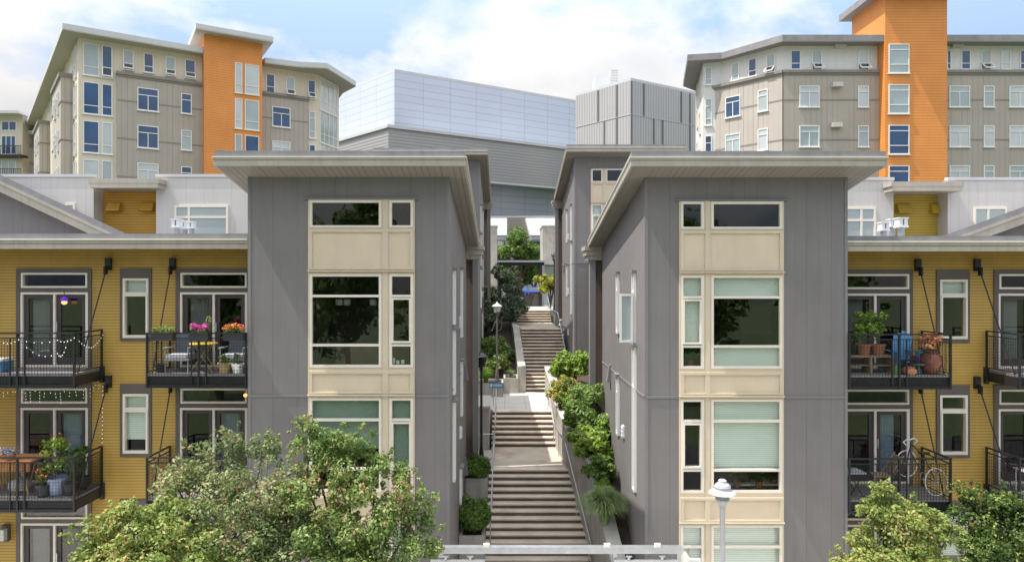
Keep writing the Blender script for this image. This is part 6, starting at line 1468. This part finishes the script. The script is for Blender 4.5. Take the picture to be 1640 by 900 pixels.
for px, py, lab, hh in ((1180, 787, 'leafy houseplant behind the lower wide window of the right tower', .42), (1215, 787, 'second houseplant behind the lower wide window of the right tower', .34), (1106, 588, 'houseplant in the narrow window of the right tower', .40)):
    D = 17.45; x, z = PX(px, D), EZ - (py + 2 - CY) / SC + .02; t = pot(lab, x, D, z, .09, .14, TERRA, 'houseplant', 'houseplants inside the right tower'); plant(t, x, D, z + .12, .2, hh, 160, .08, LMID, int(px))
x0, x1, D = PX(1205, 17.6), PX(1246, 17.6), 17.6; z = EZ - (587 - CY) / SC; t = thing('bottle_row', 'row of small bottles on the sill of the right tower', 'bottles', ((x0 + x1) / 2, D, z)); 
m = MB(); m.box(x0 - .6, x1, D - .05, D + .1, EZ - (787 - CY) / SC - .02, EZ - (787 - CY) / SC + .03); m.build('shelf', CREAM, t)
rg = random.Random(9); xx = x0
while xx < x1 - .03:
    q = MB(); h = rg.uniform(.07, .16); zz = EZ - (787 - CY) / SC + .03; q.lathe((xx, D + .02, zz), [(.02, 0), (.025, .01), (.025, h * .6), (.01, h * .8), (.01, h)], 8); q.build('bottle', rg.choice([STONEW, GTEAL, TERRA]), t); xx += .075

# ================================================================ FRONT TREES
gt = 'street trees in front of the buildings'
tree('street_tree', 'pale yellow green bushy tree at the bottom left before the mustard wing', (PX(215, 12.6), 12.6, .13),
     [Lb(150, 858, 12.6, 36), Lb(205, 842, 12.6, 40), Lb(262, 838, 12.9, 42), Lb(180, 900, 12.4, 60), Lb(250, 890, 12.4, 60), Lb(320, 880, 12.6, 50), Lb(215, 960, 12.4, 70)], 22000, .074, LYEL, 91, group=gt, k=9, f=.42)
tree('street_tree', 'leafy tree with reddish tips left of the near left tower', (PX(375, 13.8), 13.8, .13),
     [Lb(325, 740, 14, 38), Lb(372, 712, 14, 32), Lb(280, 772, 13.8, 36), Lb(420, 722, 14.1, 30), Lb(345, 790, 13.6, 58), Lb(425, 790, 13.8, 58), Lb(290, 830, 13.5, 48), Lb(380, 860, 13.3, 70), Lb(460, 870, 13.5, 60), Lb(330, 930, 13.5, 80), Lb(440, 940, 13.5, 80)], 34000, .07, LWOOD2, 92, group=gt, k=9, f=.42)
tree('street_tree', 'full green tree in front of the near left tower windows', (PX(565, 13.9), 13.9, .13),
     [Lb(492, 688, 14.1, 24), Lb(512, 720, 14, 38), Lb(560, 712, 14.1, 36), Lb(600, 745, 14, 30), Lb(645, 762, 14, 24), Lb(490, 780, 13.8, 48), Lb(560, 785, 13.8, 50), Lb(620, 815, 13.7, 45), Lb(672, 812, 14, 34), Lb(520, 860, 13.5, 62), Lb(600, 880, 13.5, 62), Lb(668, 868, 13.7, 42), Lb(560, 950, 13.5, 90)], 40000, .07, LWOOD, 93, group=gt, k=9, f=.40)
tree('street_tree', 'yellow green young tree below the bicycle balcony', (PX(1445, 14), 14, .13),
     [Lb(1412, 785, 14, 20), Lb(1404, 815, 14, 26), Lb(1440, 812, 14, 30), Lb(1480, 835, 14, 30), Lb(1515, 862, 14, 24), Lb(1430, 850, 13.8, 46), Lb(1380, 868, 13.8, 26), Lb(1480, 890, 13.6, 46), Lb(1410, 900, 13.6, 46), Lb(1350, 895, 13.8, 18), Lb(1440, 950, 13.6, 70)], 23000, .068, LYEL, 94, group=gt, k=9, f=.42)
tree('maple_tree', 'darker green feathery tree at the bottom right corner', (PX(1590, 16), 16, .13),
     [Lb(1552, 795, 16.2, 24), Lb(1600, 800, 16, 28), Lb(1570, 835, 16, 40), Lb(1625, 830, 15.8, 36), Lb(1560, 880, 15.8, 38), Lb(1610, 885, 15.6, 44), Lb(1650, 860, 15.6, 40), Lb(1590, 940, 15.6, 60)], 20000, .08, LMAPLE, 95, group=gt, k=9, f=.42)
# trees across the street, seen only as reflections in the window glass
for i, (x, y, h) in enumerate(((-22, -16, 13), (-12, -18, 15), (-3, -15, 12.5), (6, -19, 15), (15, -16, 13), (25, -18, 14.5))):
    rg = random.Random(i); lob = [(x + rg.uniform(-2.2, 2.2), y + rg.uniform(-1.5, 1.5), h * (.42 + .09 * k) , 3.0 - .2 * k) for k in range(7)]
    tree('roadside_tree', ['broad dark tree across the road, farthest left', 'tall dark tree across the road, second from left', 'lower dark tree across the road, left of centre', 'tall dark tree across the road, right of centre', 'dark tree across the road, second from right', 'tall dark tree across the road, farthest right'][i],
         (x, y, 0), lob, 7000, .5, LMID, 100 + i, tr=.25, group='trees across the road')
